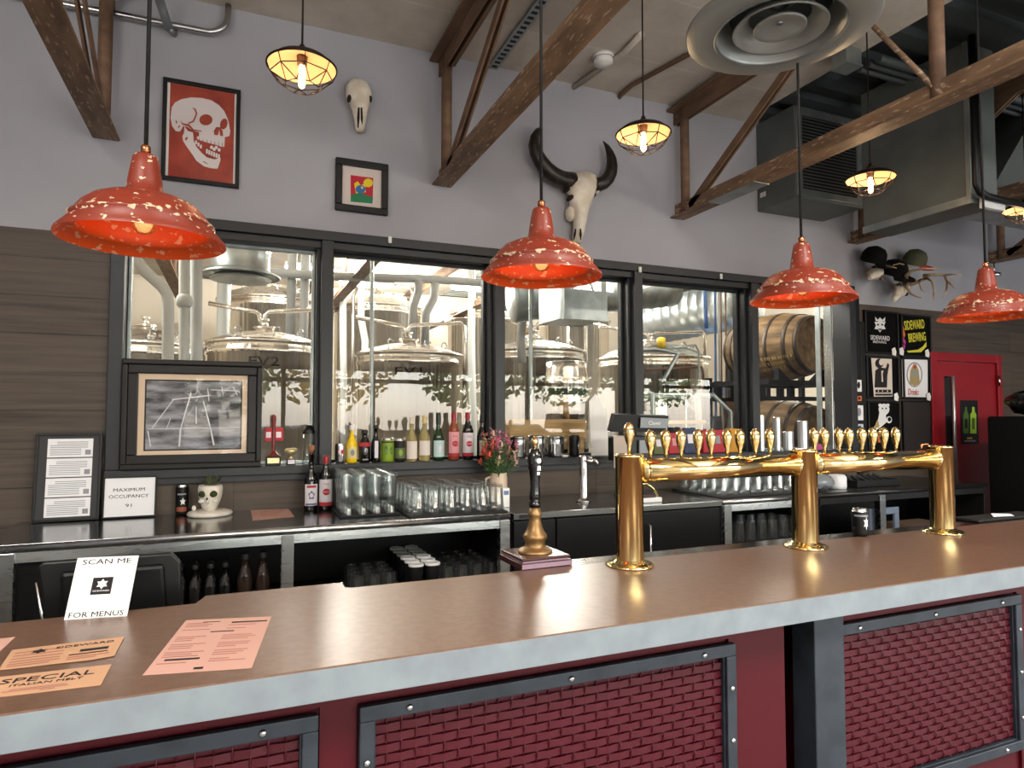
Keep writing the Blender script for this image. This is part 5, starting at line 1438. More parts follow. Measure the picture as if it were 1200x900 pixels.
# ---------------------------------------------------------------- things under the bench
lid_first = None
for k in range(2):
    for j in range(6):
        a_ = P(505+k*22-j*9+(-8 if k else 0), 668-j*4.2+(0 if k == 0 else -1), Z=.80)
        if lid_first is None:
            t = thing('lidded_cup', 'dark cup with a white lid in the two rows under the bench', 'cup', (0, 0, 0), 0, 'white lidded cups under the bench')
            MB().lathe([(0, 0), (.034, 0), (.04, .17)], n=18).build('cup', M_dk, t)
            MB().lathe([(.042, .168), (.043, .178), (.036, .182), (.034, .179), (0, .179)], n=18).build('lid', M_white, t)
            lid_first = t; o = t
        else: o = dup(lid_first, (0, 0, 0))
        o.location = (.93+k*.092, 3.56+j*.094, .6205)
ug = None
for (x0, y0, nx, ny, dx) in ((.62, 3.56, 3, 4, .085), (1.12, 3.585, 4, 5, .088)):
    for i in range(nx):
        for j in range(ny):
            if ug is None: ug = dup(pg, (0, 0, 0), 0, 'pint glass stored upside down in the shade under the bench', 'pint glasses under the bench'); o = ug
            else: o = dup(ug, (0, 0, 0))
            o.location = (x0+i*dx, y0+j*.095, .6205)
            if x0 < 1: o.location.z = .6205
for i, x in enumerate((.06, .145)):
    bottle('growler', ['brown glass jug in the shade under the stainless bench, left of two', 'brown glass jug in the shade under the stainless bench, right of two'][i], (x, 3.60, .6205), mat('brown_jug_glass', '#2a1d17', .08, coat=.4), .3, .036, .018, .55, M_dk, .03, L_block(mat('tan_print', '#6f5a4a', .7), .1, .3), cat='jug', group='brown jugs under the bench')
sb = None
for i in range(6):
    for j in range(2):
        if sb is None:
            sb = bottle('dark_bottle', 'dark beer bottle standing in the shade under the left of the bench', (0, 0, 0), M_dkgl, .26, .031, .013, .55, M_dk, .02, group='dark bottles under the bench'); o = sb
        else: o = dup(sb, (0, 0, 0))
        o.location = (-.37+i*.068, 3.60+j*.1, .6205)
rg = None
for i in range(7):
    for j in range(3):
        if rg is None: rg = dup(pg, (0, 0, 0), 0, 'pint glass on the rack under the right bench', 'pint glasses under the right bench'); o = rg
        else: o = dup(rg, (0, 0, 0))
        o.location = (3.1+i*.1, 3.58+j*.11, .741)
t = thing('open_carton', 'flattened brown carton under the dark bench at the right', 'carton', (5.05, 3.62, .4505))
mb = MB(); mb.box(-.2, -.1, 0, .22, .15, .3, .004); mb.m = 1; mb.box(.02, -.1015, .2, .14, -.1, .24); mb.build('box', [mat('brown_cardboard', '#7d6552', .85), M_ink], t)
t = thing('pale_cabinet_door', 'small pale blue framed panel under the dark bench', 'panel', (4.6, 3.56, .4505))
mb = MB(); ring_frame(mb, -.16, 0, .16, .45, .05, 0, .02); mb.build('panel_frame', mat('pale_blue_paint', '#8795a8', .5), t)

# black monitor behind the menu sign
mo = thing('bar_monitor', 'wide black monitor back standing behind the menu sign', 'monitor', (-.33, 2.40, .8))
x0, x1 = P(45, 700, Y=2.42).x, P(213, 690, Y=2.42).x
zt = P(130, 652, Y=2.42).z
mb = MB(mo.location); mb.prism([(x0, 2.40, zt-.01), (x0+.015, 2.40, zt), (x1-.03, 2.40, zt), (x1-.005, 2.40, zt-.03), (x1+.01, 2.40, .82), (x0+.05, 2.40, .82)], (0, .03, 0)); mb.build('shell', M_black, mo, loc=(0, 0, 0), bevel=.006)
mb = MB(mo.location); mb.prism([(x0+.06, 2.375, zt-.03), (x1-.05, 2.375, zt-.03), (x1-.03, 2.40, .86), (x0+.07, 2.40, .86)], (0, .03, .0)); mb.build('rear_housing', M_black, mo, loc=(0, 0, 0), bevel=.012)
mb = MB(mo.location); mb.tube([(x0-.004, 2.41, zt-.06), (x0+.045, 2.41, .82)], .005, 6); mb.build('side_trim', M_steel, mo, loc=(0, 0, 0))
mb = MB(mo.location); mb.box(-.2, 2.38, .7, .0, 2.5, .82); mb.box(-.3, 2.3, 0.0, .1, 2.55, .02); mb.box(-.12, 2.4, .02, -.08, 2.46, .7); mb.build('stand', M_black, mo, loc=(0, 0, 0))

# ---------------------------------------------------------------- things on the window sill
SZ, SYY = 1.3125, 4.225
def sill(px_, py_=543): return (P(px_, py_, Y=SYY).x, SYY, SZ)
t = thing('tap_trophy', 'slim red tap handle trophy on a black plinth, beside the framed aerial photo', 'trophy', sill(320))
mb = MB(); mb.box(-.042, -.03, 0, .042, .03, .055, .003); mb.build('plinth', M_black, t)
mb = MB(); mb.box(-.034, -.0315, .012, .034, -.03, .044, .0005); mb.build('brass_plate', M_brass, t)
MB().lathe([(0, .055), (.038, .055), (.034, .062), (.014, .08), (.011, .1), (.012, .2), (.011, .25), (.015, .275), (.014, .295), (.006, .305), (0, .306)], n=16).build('handle', mat('deep_red_lacquer', '#6a211c', .3), t)
mb = MB(); mb.box(-.05, -.006, .145, .055, .006, .225, .003); mb.m = 1; mb.box(-.043, -.008, .165, -.015, -.006, .2); mb.box(.014, -.008, .165, .043, -.006, .2); mb.build('red_flag', [M_lr, M_lw], t)
t = thing('gilt_cup', 'small gilt goblet on a black base on the sill', 'trophy', sill(341))
mb = MB(); mb.box(-.025, -.022, 0, .025, .022, .035, .003); mb.m = 1; mb.box(-.02, -.0235, .005, .02, -.022, .03); mb.build('base', [M_black, M_lw], t)
MB().lathe([(0, .035), (.02, .035), (.008, .045), (.008, .055), (.03, .065), (.04, .085), (.03, .098), (.0, .1)], n=16).build('cup', mat('pale_gilt', '#c9b988', .3, .7), t)
t = thing('glass_dispenser', 'clear glass cylinder with a black lid on the sill', 'jar', sill(361))
MB().lathe([(.036, 0), (.036, .19), (.034, .19), (.034, .004), (0, .004)], n=22).build('cylinder', M_glass, t)
MB().lathe([(.039, .188), (.04, .2), (.03, .215), (.024, .235), (.012, .24), (0, .24)], n=22).build('lid', M_black, t)
MB().ell((.0, 0, .226), (.025, .02, .016), 12).build('clip', M_steel, t)
M_lime = mat('lime_can_print', '#7f9a2c', .4)
def lab(t, r, h): emblem(t, r, h*.6, .018, .022, M_lr, 0, rect(-1, -.8, 1, .8)); emblem(t, r, h*.6, .008, .014, M_lw, -12, None, 'emblem', .0016); emblem(t, r, h*.25, .012, .02, M_grey, 0)
can('soda_can', 'silver and red soda can at the left end of the bottle row on the sill', sill(398.5), M_can, .122, .033, lab)
def L_yel(t, r, h): label_band(t, r, h*.12, h*.42, mat('label_pale_yellow', '#d9c98a', .6), -55, 55); emblem(t, r, h*.28, .013, .02, M_grey, 0)
bottle('soda_bottle', 'bright yellow soda bottle with a pale cap on the sill', sill(412), M_yel, .235, .034, .013, .5, M_lw, .03, L_yel)
def L_cola(t, r, h): label_band(t, r, h*.5, h*.62, M_lr, -75, 75); label_band(t, r, h*.08, h*.12, M_grey, -30, 30)
bottle('cola_bottle', 'squat dark bottle with a red band next to the yellow soda', sill(427), M_dkgl, .205, .036, .017, .55, M_dk, .02, L_cola)
bottle('stout_bottle', 'slim dark beer bottle with a narrow cream label on the sill', sill(440), M_dkgl, .235, .03, .012, .5, M_dk, .02, L_block(M_lw, .12, .58, None, 22))
def lab(t, r, h): emblem(t, r, h*.5, .012, .03, M_leaf, -25); emblem(t, r, h*.5, .012, .03, M_leaf, 25); label_band(t, r, h-.028, h-.02, M_dk, -80, 80)
can('lime_can', 'lime green can on the sill, left of the dark one', sill(454), M_lime, .152, .041, lab)
def lab(t, r, h): label_band(t, r, h*.15, h*.6, mat('olive_label', '#56623a', .5), -70, 70); emblem(t, r, h*.4, .014, .02, M_lime, 0)
can('dark_can', 'dark green labelled can on the sill, right of the lime green one', sill(468), M_dk, .148, .037, lab)
bottle('wine_bottle', 'clear wine bottle of pale wine with a white label, left of the pair', sill(482), M_whitegl, .285, .037, .013, .48, mat('clear_capsule', '#c9c3ae', .3), .04, L_block(mat('label_cream', '#d8cfc6', .7), .06, .46, None, 65))
bottle('wine_bottle', 'clear wine bottle of pale wine with a cream label, next to the green bottle', sill(497), M_whitegl, .295, .039, .013, .5, mat('pale_gold_capsule', '#b8a56a', .3), .05, L_block(MATS['label_cream'], .13, .45, None, 65))
bottle('wine_bottle', 'green wine bottle with a pale blue label on the sill', sill(513.5), M_grgl, .315, .039, .0135, .46, mat('dark_green_capsule', '#10271a', .4), .08, L_block(mat('label_pale_blue', '#b7cfcf', .7), .08, .42, M_lw, 65))
bottle('wine_bottle', 'rose wine bottle with a pink label and red capsule on the sill', sill(531.5), M_rosegl, .315, .038, .0135, .6, M_redcap, .05, L_pink)
bottle('wine_bottle', 'dark wine bottle with a red and white label and red capsule on the sill', sill(548), M_dkgl, .317, .038, .0135, .6, M_redcap, .05, L_red)
bottle('wine_bottle', 'dark wine bottle with a small grey label at the right end of the row', sill(565), M_dkgl, .305, .037, .0135, .52, M_dk, .06, L_block(mat('label_grey', '#b3aaa8', .7), .1, .42, M_ink, 50))
# third window: tumbler, cups; steel kettle drum
t = thing('steel_stockpot', 'wide steel pot on the sill behind the hand pump', 'pot', (P(628, 530, Y=4.25).x, 4.235, SZ))
def arcpot(r0, h): return [(0, .003), (r0*.95, 0), (r0, .01), (r0, h*.62), (r0*1.02, h*.64), (r0, h*.66), (r0, h-.01), (r0*1.025, h-.006), (r0*1.025, h), (r0*.98, h), (r0*.98, .02), (0, .012)]
MB().lathe(arcpot(.062, .155), n=32).build('pot', M_steel, t)
t = thing('steel_stockpot', 'second steel pot on the sill, right of the wide one', 'pot', (P(650, 530, Y=4.25).x, 4.235, SZ)); MB().lathe(arcpot(.06, .15), n=32).build('pot', M_steel, t)
t = thing('steel_stockpot', 'leftmost steel pot on the sill beside the flowers', 'pot', (P(606, 530, Y=4.25).x, 4.24, SZ)); MB().lathe(arcpot(.055, .15), n=32).build('pot', M_steel, t)
t = thing('black_tumbler', 'black insulated tumbler with white print on the sill', 'tumbler', (P(674, 534, Y=4.2).x, 4.215, SZ))
MB().lathe([(0, 0), (.03, 0), (.035, .01), (.038, .14), (.036, .155), (0, .158)], n=22).build('body', M_black, t)
emblem(t, .037, .08, .012, .035, MW, 30, logo_star(0, 0, 1, 4, .4))
t = thing('white_dish', 'flat white soap dish on the sill in front of the steel pots', 'dish', (P(661, 535, Y=4.19).x, 4.178, SZ)); MB().lathe([(0, 0), (.02, 0), (.03, .014), (.028, .016), (.018, .006), (0, .006)], n=18).build('dish', M_white, t)
t = thing('white_upright', 'tall white upright shape on the sill left of the till', 'card', (P(703, 500, Y=4.26).x, 4.255, SZ))  # flat white upright shape with a slanted top
mb = MB(); mb.prism([(-.075, 0, 0), (.075, .0, 0), (.07, .03, .33), (-.02, .03, .46), (-.075, .03, .40)], (0, .004, 0)); mb.build('card', M_white, t)
# packs behind the tap handles
def pack(label, px0, px1, h, m, cat='pack', y=4.22, mark=None):
    a_, b_ = P(px0, 530, Y=y).x, P(px1, 530, Y=y).x
    t = thing('snack_pack', label, cat, ((a_+b_)/2, y, SZ)); w_ = (b_-a_)/2
    mb = MB(); mb.loft([[(-w_, -.025, 0), (w_, -.025, 0), (w_, .025, 0), (-w_, .025, 0)], [(-w_, -.03, h*.4), (w_, -.03, h*.4), (w_, .03, h*.4), (-w_, .03, h*.4)], [(-w_*.95, -.012, h), (w_*.95, -.012, h), (w_*.95, .012, h), (-w_*.95, .012, h)]], sm=False)
    mb.build('pouch', m, t, bevel=.006)
    mb = MB(); mb.prism([(x_*w_*.5, -.0315+.018*max(0, (z_-.4)/.6), h*z_) for x_, z_ in ((-1, .4), (1, .4), (1, .75), (-1, .75))], (0, .002, 0)); mb.build('label', mark or M_lw, t)
    return t
pack('red snack pack behind the second tap handle from the left', 782, 797, .16, mat('pack_red', '#a3202c', .45), mark=mat('pack_pink', '#c9838a', .6))
pack('navy snack pack between two red ones behind the taps', 800, 815, .20, mat('pack_navy', '#1f2c4f', .45))
pack('deep red snack pack with a grey disc behind the taps', 822, 848, .18, mat('pack_crimson', '#a51a2d', .45), mark=M_grey)
pack('amber snack pack left of the fourth mullion behind the taps', 852, 864, .19, mat('pack_amber', '#b98220', .45), mark=MATS['pack_amber'])
pack('small olive snack pack left of the red packs behind the taps', 764, 776, .15, mat('pack_olive', '#5d5f3a', .45))
M_alu = mat('ribbed_aluminium', '#c9cbcd', .3, 1)
for k, (px_, h, lab) in enumerate(((893, .3, 'tall aluminium beaker behind the taps, leftmost'), (912, .28, 'tall aluminium beaker behind the taps, second from the left'), (925, .16, 'short aluminium beaker behind the taps'), (942.5, .25, 'wide aluminium beaker behind the middle column'))):
    t = thing('metal_beaker', lab, 'beaker', (P(px_, 530, Y=4.2).x, 4.21, SZ), group='metal beakers on the sill')
    r_ = .03 if k < 2 else .042
    prof = [(0, 0), (r_, 0)]+[(r_+(.0012 if i % 2 else 0), .005+i*(h-.01)/12) for i in range(13)]+[(r_, h), (r_-.003, h), (r_-.003, .01), (0, .01)]
    MB().lathe(prof, n=22).build('beaker', M_alu, t)
t = thing('pink_box', 'small pink box behind the tap handles right of the middle column', 'box', (P(960, 530, Y=4.2).x, 4.21, SZ))
MB().box(-.035, -.02, 0, .035, .02, .15, .003).build('box', mat('magenta_card', '#a8447e', .6), t); MB().box(-.02, -.0206, .05, .02, -.02, .1).build('print', M_dk, t)

# dark machine at the right edge with a bag on it
t = thing('dark_cabinet', 'tall black cabinet beyond the bar at the right edge', 'cabinet', (6.3, 3.35, 0))
mb = MB(); mb.box(-.3, -.3, 0, 1.2, .3, 1.6, .02); mb.build('cabinet_body', M_blackm, t)
MB().tube([(.0, -.305, .9), (.35, -.33, .75), (.42, -.305, .7)], .012, 8).build('pull_bar', M_steel, t)
mb = MB(); mb.box(.1, -.32, .3, .6, -.3, .62, .004); mb.build('grey_panel', mat('speckled_grey', '#4d4f52', .6, col2='#2e2f31', scale=(40, 40, 40)), t)
t = thing('bagged_goods', 'clear bag of pale goods on top of the black cabinet', 'bag', (6.3, 3.42, 1.601))
mb = MB(); rr = random.Random(9)
mb.ell((0, 0, .11), (.26, .2, .11), 16)
for v in mb.bm.verts: v.co += Vector((rr.uniform(-.02, .02), rr.uniform(-.02, .02), rr.uniform(-.01, .02))); v.co.z = max(0, v.co.z)
mb.build('bag', mat('black_film', '#141415', .12), t)
mb = MB()
for i in range(7): mb.ell((-.1+.06*(i % 4), -.14-.01*i, .1+.04*(i//4)), (.05, .05, .04), 8)
mb.build('contents', mat('tan_goods', '#a8977a', .8), t)

# ---------------------------------------------------------------- brewhouse behind the window
def tank(label, X, Y, r, zb, zs, dome, mark=None, kind='fermenter_tank', grp='front row of tanks'):
    """steel tank: legs, cone, shell, rolled seam, domed lid, manway, spray pipe"""
    t = thing(kind, label, 'tank', (X, Y, 0), group=grp)
    MB().lathe([(0, zb-.5), (.06, zb-.5), (.07, zb-.45), (r*.96, zb), (r, zb+.03), (r, zs-.12), (r+.012, zs-.11), (r+.012, zs-.07), (r, zs-.06), (r, zs-.02)], n=56).build('shell', M_tank, t)
    MB().lathe([(r, zs-.02), (r+.03, zs-.015), (r+.032, zs+.012), (r*.97, zs+.03), (r*.8, zs+dome*.5), (r*.5, zs+dome*.85), (r*.28, zs+dome), (0, zs+dome*1.03)], n=56).build('domed_lid', M_tank, t)
    mb = MB()
    for a in (PI/4, 3*PI/4, 5*PI/4, 7*PI/4): mb.cyl((r*.8*math.cos(a), r*.8*math.sin(a), 0), (r*.8*math.cos(a), r*.8*math.sin(a), zb+.02), .04, n=10)
    for a in (PI/4, 3*PI/4, 5*PI/4, 7*PI/4): mb.lathe([(0, 0), (.07, 0), (.07, .015), (0, .016)], (r*.8*math.cos(a), r*.8*math.sin(a), 0), 12)
    mb.build('legs', M_steel, t)
    mb = MB(); zt = zs+dome
    mb.lathe([(.09, zt-.03), (.09, zt+.03), (.11, zt+.03), (.11, zt+.05), (.03, zt+.06), (.03, zt+.11), (.045, zt+.115), (.045, zt+.13), (0, zt+.135)], n=24); mb.build('top_fitting', M_tank, t)
    mb = MB()
    for a in (-.5, -1.3, -2.3): 
        c = Vector((r*.72*math.cos(a), r*.72*math.sin(a), zs+dome*.55)); mb.tube([c+Vector((math.cos(q)*.03, 0, .035+math.sin(q)*.035)) for q in [i*2*PI/10 for i in range(10)]], .008, 6)
    mb.build('lifting_eyes', M_steel, t)
    if mark:
        text('lettering', mark, t, Matrix.Translation((.0, 0, zs-.2)) @ Matrix.Rotation(R(-math.degrees(math.atan2(X, Y))), 4, 'Z') @ Matrix.Translation((0, -r-.001, 0)) @ Matrix.Rotation(R(90), 4, 'X'), .27, M_ink, .085, bend=r, off=.005)
    return t
def cip(t, X, Y, pts, r=.022, name='spray_pipe', m=None):
    return MB(Vector((X, Y, 0))).tube(pts, r, 10).build(name, m or M_tank, t, loc=(0, 0, 0))
FT = [(.26, 7.0, .52), (1.73, 7.0, .545), (3.2, 6.9, .56), (4.72, 6.75, .66)]
lb = ['front steel tank marked FV2, in the first window', 'front steel tank marked FV1, in the second window', 'front steel tank in the third window behind the kegs', 'front steel tank in the fourth window with a wide domed lid']
mk_ = ['FV2', 'FV1', None, None]
zs_ = [2.31, 2.25, 2.33, 2.28]
for (X, Y, r), l, m_, zs in zip(FT, lb, mk_, zs_):
    t = tank(l, X, Y, r, .75, zs, .13 if r < .6 else .2, m_)
    zt = zs+.13+.08
    s = 1
    pts = [(X, Y, zt-.05), (X, Y, zt+.09), (X+.04, Y, zt+.13), (X+r+.02, Y-.1, zt+.17), (X+r+.06, Y-.1, zt+.13), (X+r+.06, Y-.1, zs-.9)]
    cip(t, X, Y, pts)
    pts = [(X-.03, Y, zt-.02), (X-.06, Y, zt+.1), (X-.1, Y, zt+.12), (X-r, Y+.15, zt+.2)]
    cip(t, X, Y, pts)
BT = [(.40, 9.9, .65), (1.98, 9.95, .65), (3.72, 10.0, .63), (5.38, 10.0, .60)]
for (X, Y, r), l in zip(BT, ['tall rear steel tank behind FV2', 'tall rear steel tank behind FV1', 'tall rear steel tank partly behind the second mullion', 'tall rear steel tank above the kegs in the third window']):
    t = tank(l, X, Y, r, .9, 3.2, .22, None, 'bright_tank', 'rear row of tanks')
    cip(t, X, Y, [(X, Y, 3.45), (X, Y, 3.58), (X+.1, Y-.05, 3.6), (X+.45, Y-.2, 3.56), (X+.48, Y-.2, 3.4)], .025)
    cip(t, X, Y, [(X-.5, Y-r-.12, .4), (X-.5, Y-r-.12, 3.25), (X-.42, Y-r-.1, 3.4), (X-.2, Y-.3, 3.46)], .028)
t = tank('part hidden steel tank at the left edge of the first window', -.86, 7.6, .55, .75, 2.3, .18, None, 'fermenter_tank', 'front row of tanks')

# white lagged pipes
M_lag = mat('white_pipe_lagging', '#b4b6b3', .7, bump=.15, bscale=30)
def lag(label, pts, Y, r, m=M_lag, name='lagged_pipe', cat='pipe', up=True, back=0):
    pp = [P(x, y, Y=Y) if len(p_) == 2 else P(x, y, Y=p_[2]) for p_ in pts for x, y in (p_[:2],)]
    if back: pp.insert(0, pp[0]+Vector((.05, back, .03))); pts = [pts[0], pts[0]]+pts[-1:]
    if back and pts[-1][1] >= 460: pp.append(Vector((pp[-1].x, Y, 0.001)))
    if up and not back and abs(pts[0][0]-pts[1][0]) < 25:
        pp.insert(0, Vector((pp[0].x, Y, ZC)))
        if pts[-1][1] >= 460: pp.append(Vector((pp[-1].x, Y, 0.001)))
    if 'main' in label: pp.append(Vector((pp[-1].x, pp[-1].y, ZC)))
    if name == 'lagged_pipe' and pts[-1][1] == 520 and not up: pp.append(Vector((pp[-1].x, Y, 0.001)))
    o = MB(pp[0]).tube(pp, r, 14).build(name, m, loc=pp[0]); tag(o, label, cat, 'pipes in the brewhouse'); return o
lag('thick white lagged pipe bending down left of the ball joint in the first window', [(151, 280), (160, 305), (170, 318), (190, 336), (196, 345), (197, 356), (196, 640)], 5.6, .042)
lag('thick white lagged pipe with a bulbous joint in the first window', [(216, 262), (216, 640)], 5.7, .04)
p = P(216, 353, Y=5.7)
tag(MB(p).ell(p, (.062, .062, .07), 16).build('pipe_joint', M_lag, loc=p), 'white bulbous lagging joint on the pipe in the first window', 'pipe joint')
lag('pale square-looking lagged pipe left of FV2', [(230, 300), (231, 640)], 5.8, .045)
lag('white lagged pipe left of the rear tank behind FV2', [(262, 300), (260, 460)], 7.6, .06)
lag('left white lagged pipe right of the galvanised drum', [(343, 300), (338, 440)], 7.6, .05)
lag('right white lagged pipe near the first mullion', [(358, 310), (356, 370), (354, 440)], 7.6, .05)
lag('white lagged pipe hanging at the left of the second window', [(402, 330), (402, 372), (404, 640)], 9.1, .048)
lag('white lagged pipe with a kink in the second window', [(424, 340), (423, 372), (428, 400), (424, 520)], 9.1, .05)
lag('left curved white hose dropping onto the FV1 lid', [(491, 329), (490, 342), (484, 360), (482, 405)], 7.45, .05, up=False)
lag('right curved white hose dropping onto the FV1 lid', [(510, 332), (508, 350), (499, 368), (498, 410)], 7.45, .05, up=False)
lag('tall white lagged pipe right of FV1', [(553, 340), (552, 400), (556, 560)], 8.9, .055)
lag('grey vertical service pipe in front of FV1', [(436, 315), (435, 520)], 5.4, .017, M_galv)
lag('white hose at the left of the third window', [(615, 368), (612, 380), (610, 400), (612, 425)], 6.25, .045)
lag('grey vertical service pipe in the third window', [(622, 345), (622, 490)], 5.2, .018, M_galv)
lag('white overhead main across the second window', [(300, 318), (400, 324), (500, 327), (590, 333)], 7.5, .05)
lag('white overhead main across the first window', [(300, 318), (378, 328)], 8.3, .055)
lag('thin brown horizontal pipe over the wide tank in the fourth window', [(757, 433), (822, 430), (824, 438), (825, 520)], 5.85, .014, M_rust, up=False)
lag('thin grey pipe with a bend in the fourth window', [(790, 408), (815, 404), (819, 412), (820, 470), (822, 520)], 5.75, .013, M_galv, up=False)
cBl = mat('blue_hose', '#3c5f97', .5)
for k, (pts, r, m_, lab) in enumerate((
    ([(826, 335), (827, 372), (828, 385)], .022, cBl, 'short blue hose hanging in the fourth window'),
    ([(838, 372), (839, 480), (838, 520)], .012, cBl, 'long blue hose hanging in the fourth window'),
    ([(841, 335), (842, 372), (843, 440), (848, 500)], .013, M_lag, 'white hose hanging in the fourth window'),
    ([(845, 375), (846, 470)], .008, M_rust, 'thin rust coloured rod hanging in the fourth window'),
    ([(851, 420), (851, 480)], .01, M_rust, 'thin brown conduit near the fourth mullion'))):
    lag(lab, pts, 5.6+.05*k, r, m_, 'hose' if k < 3 else 'rod', 'hose' if k < 3 else 'rod')
q = P(775, 410, Y=5.4)
t = thing('yellow_valve', 'yellow valve lever on bent pipes in the fourth window', 'valve', q)
MB().lathe([(0, 0), (.04, .0), (.045, .05), (.04, .1), (0, .11)], n=14).build('lever', mat('yellow_plastic', '#d8b52a', .5), t, loc=(0, 0, .02))
MB().tube([(-.42, 0, ZC-q.z), (-.42, 0, -.03), (-.1, 0, .0), (0, 0, .0), (.2, 0, -.03), (.02, 0, -.3), (.1, .0, -.34), (.3, 0, -.3)], .022, 10).build('bent_pipe', M_galv, t)
# galvanised drum diffuser hung in the first window, rectangular duct in the third, round ducts
q = P(282, 325, Y=6.3)
t = thing('drum_diffuser', 'galvanised round drum duct hanging in the first window', 'duct', (q.x, 6.3, q.z))
MB().lathe([(.33, .0), (.34, .012), (.26, .05), (.245, .06), (.245, .2), (.25, .21), (.245, .22), (.245, .34), (.25, .35), (.245, .36), (.245, ZC-q.z)], n=40).build('drum', M_galv, t)
MB().lathe([(0, .03), (.1, .015), (.16, -.02), (.25, -.03), (.26, -.02), (.2, .02), (.0, .05)], n=32).build('cone', M_galv, t)
q0, q1 = P(655, 340, Y=4.85), P(712, 378, Y=4.85)
t = thing('rectangular_duct', 'shiny square galvanised duct in the third window', 'duct', ((q0.x+q1.x)/2, 5.0, q1.z))
mb = MB(t.location); mb.box(q0.x+.05, 4.85, q1.z+.02, q1.x, 5.35, ZC-.001, .004); mb.build('duct_body', M_galv, t, loc=(0, 0, 0))
mb = MB(t.location); mb.box(q0.x+.04, 4.84, q1.z+.01, q1.x+.01, 4.87, q1.z+.04); mb.build('flange', M_galv, t, loc=(0, 0, 0))
def spiral(label, p0, p1, r):
    p0, p1 = Vector(p0), Vector(p1); l_ = (p1-p0).length; n_ = int(l_/.14); prof = []
    for i in range(n_): prof += [(r, i*l_/n_), (r*1.02, i*l_/n_+.012), (r, i*l_/n_+.024)]
    o = MB(p0).lathe([(0, 0)]+prof+[(r, l_), (0, l_)], p0, 36, p1-p0).build('spiral_duct', M_galv, loc=p0); tag(o, label, 'duct', 'round ducts in the brewhouse')
spiral('large round galvanised duct crossing the top of the third window', P(600, 352, Y=5.95), P(722, 340, Y=5.75)+Vector((.7, 0, .1)), .22)
spiral('large round galvanised duct crossing the top of the fourth window', P(752, 378, Y=8.3), P(880, 350, Y=6.6), .36)
# bright strip lights in the brewhouse
M_lamp = mat('bright_lamp_panel', '#fff4e2', .5, emit=14, emitc='#fff1dc')
for k, (px_, py_, Y) in enumerate(((430, 335, 8.0), (555, 340, 8.6), (367, 318, 8.0), (768, 325, 8.8))):
    q = P(px_, py_, Y=Y)
    t = thing('strip_light', ['bright strip light left of the rear tank behind FV1', 'bright strip light at the right of the second window', 'bright lamp above the rear tank behind FV2', 'bright lamp at the top left of the fourth window'][k], 'lamp', q, group='bright lamps in the brewhouse')
    MB().box(-.3, -.08, 0, .3, .08, .03, .004).build('diffuser', M_lamp, t); MB().box(-.32, -.1, .03, .32, .1, .07, .004).build('housing', M_white, t)
    MB().cyl((0, 0, .07), (0, 0, ZC-q.z), .006, n=6).build('hanger', M_black, t)
# kegs stacked in the third window
def keg(label, x, y, z):
    t = thing('steel_keg', label, 'keg', (x, y, z), group='stacked kegs')
    MB().lathe([(.17, 0), (.185, .01), (.185, .05), (.19, .06), (.198, .1), (.198, .16), (.205, .175), (.198, .19), (.198, .33), (.205, .345), (.198, .36), (.196, .42), (.185, .47), (.185, .53), (.17, .54), (.165, .48), (0, .46)], n=36).build('keg_shell', M_tank, t)
    MB().lathe([(.1995, .23), (.1995, .29)], n=36).build('band', M_black, t)
    return t
kx = P(664, 450, Y=5.35).x
keg('steel keg with black band, upper of the stack in the third window', kx, 5.35, 1.561)
keg('steel keg with black band, lower of the stack in the third window', kx, 5.35, 1.02)
t = thing('keg_stand', 'low timber stand below the kegs', 'stand', (kx, 5.35, 0)); MB().box(-.3, -.25, .95, .3, .25, 1.018, .004).build('deck', M_wood, t)
for a, b in ((-.26, -.2), (.26, -.2), (-.26, .2), (.26, .2)): MB().box(a-.03, b-.03, 0, a+.03, b+.03, .95).build('leg', M_wood, t)
# pale timber crate with bottles behind the flowers
M_pine = mat('pale_pine', '#c9a878', .6, col2='#b5915f', scale=(3, 30, 30))
q0, q1 = P(598, 492, Y=4.75), P(687, 514, Y=4.75)
t = thing('timber_crate', 'pale pine crate behind the steel pots in the third window', 'crate', ((q0.x+q1.x)/2, 4.85, 1.2))
mb = MB(t.location); mb.box(q0.x, 4.75, q1.z, q1.x, 4.78, q0.z, .003); mb.box(q0.x, 4.97, q1.z, q1.x, 5.0, q0.z, .003); mb.box(q0.x, 4.78, q1.z, q0.x+.02, 4.97, q0.z); mb.box(q1.x-.02, 4.78, q1.z, q1.x, 4.97, q0.z); mb.box(q0.x, 4.78, q1.z, q1.x, 4.97, q1.z+.015); mb.build('boards', M_pine, t, loc=(0, 0, 0))
mb = MB(t.location)
for x_ in (q0.x+.03, q1.x-.03):
    for y_ in (4.79, 4.96): mb.box(x_-.02, y_-.02, 0, x_+.02, y_+.02, q1.z)
mb.build('legs', M_pine, t, loc=(0, 0, 0))
# filler bench in the fourth window with a clear guard
t = thing('bottling_frame', 'grey steel frame with clear guard and a white coil hose in the fourth window', 'machine', (P(790, 480, Y=4.75).x, 4.75, 0))
mb = MB(t.location)
a_, b_, c_, d_ = P(765, 462, Y=4.75), P(836, 463, Y=4.75), P(856, 482, Y=4.75), P(858, 520, Y=4.75)
mb.tube([Vector((a_.x, 4.75, 0)), a_, b_, c_, Vector((c_.x+.02, 4.75, 0))], .02, 6); mb.tube([a_+Vector((0, .5, 0)), b_+Vector((0, .5, 0)), c_+Vector((0, .5, 0)), Vector((c_.x+.02, 5.25, 0))], .02, 6); mb.tube([Vector((a_.x, 5.25, 0)), a_+Vector((0, .5, 0))], .02, 6)
mb.tube([a_, a_+Vector((0, .5, 0))], .02, 6); mb.tube([b_, b_+Vector((0, .5, 0))], .02, 6)
mb.build('steel_frame', M_galv, t, loc=(0, 0, 0))
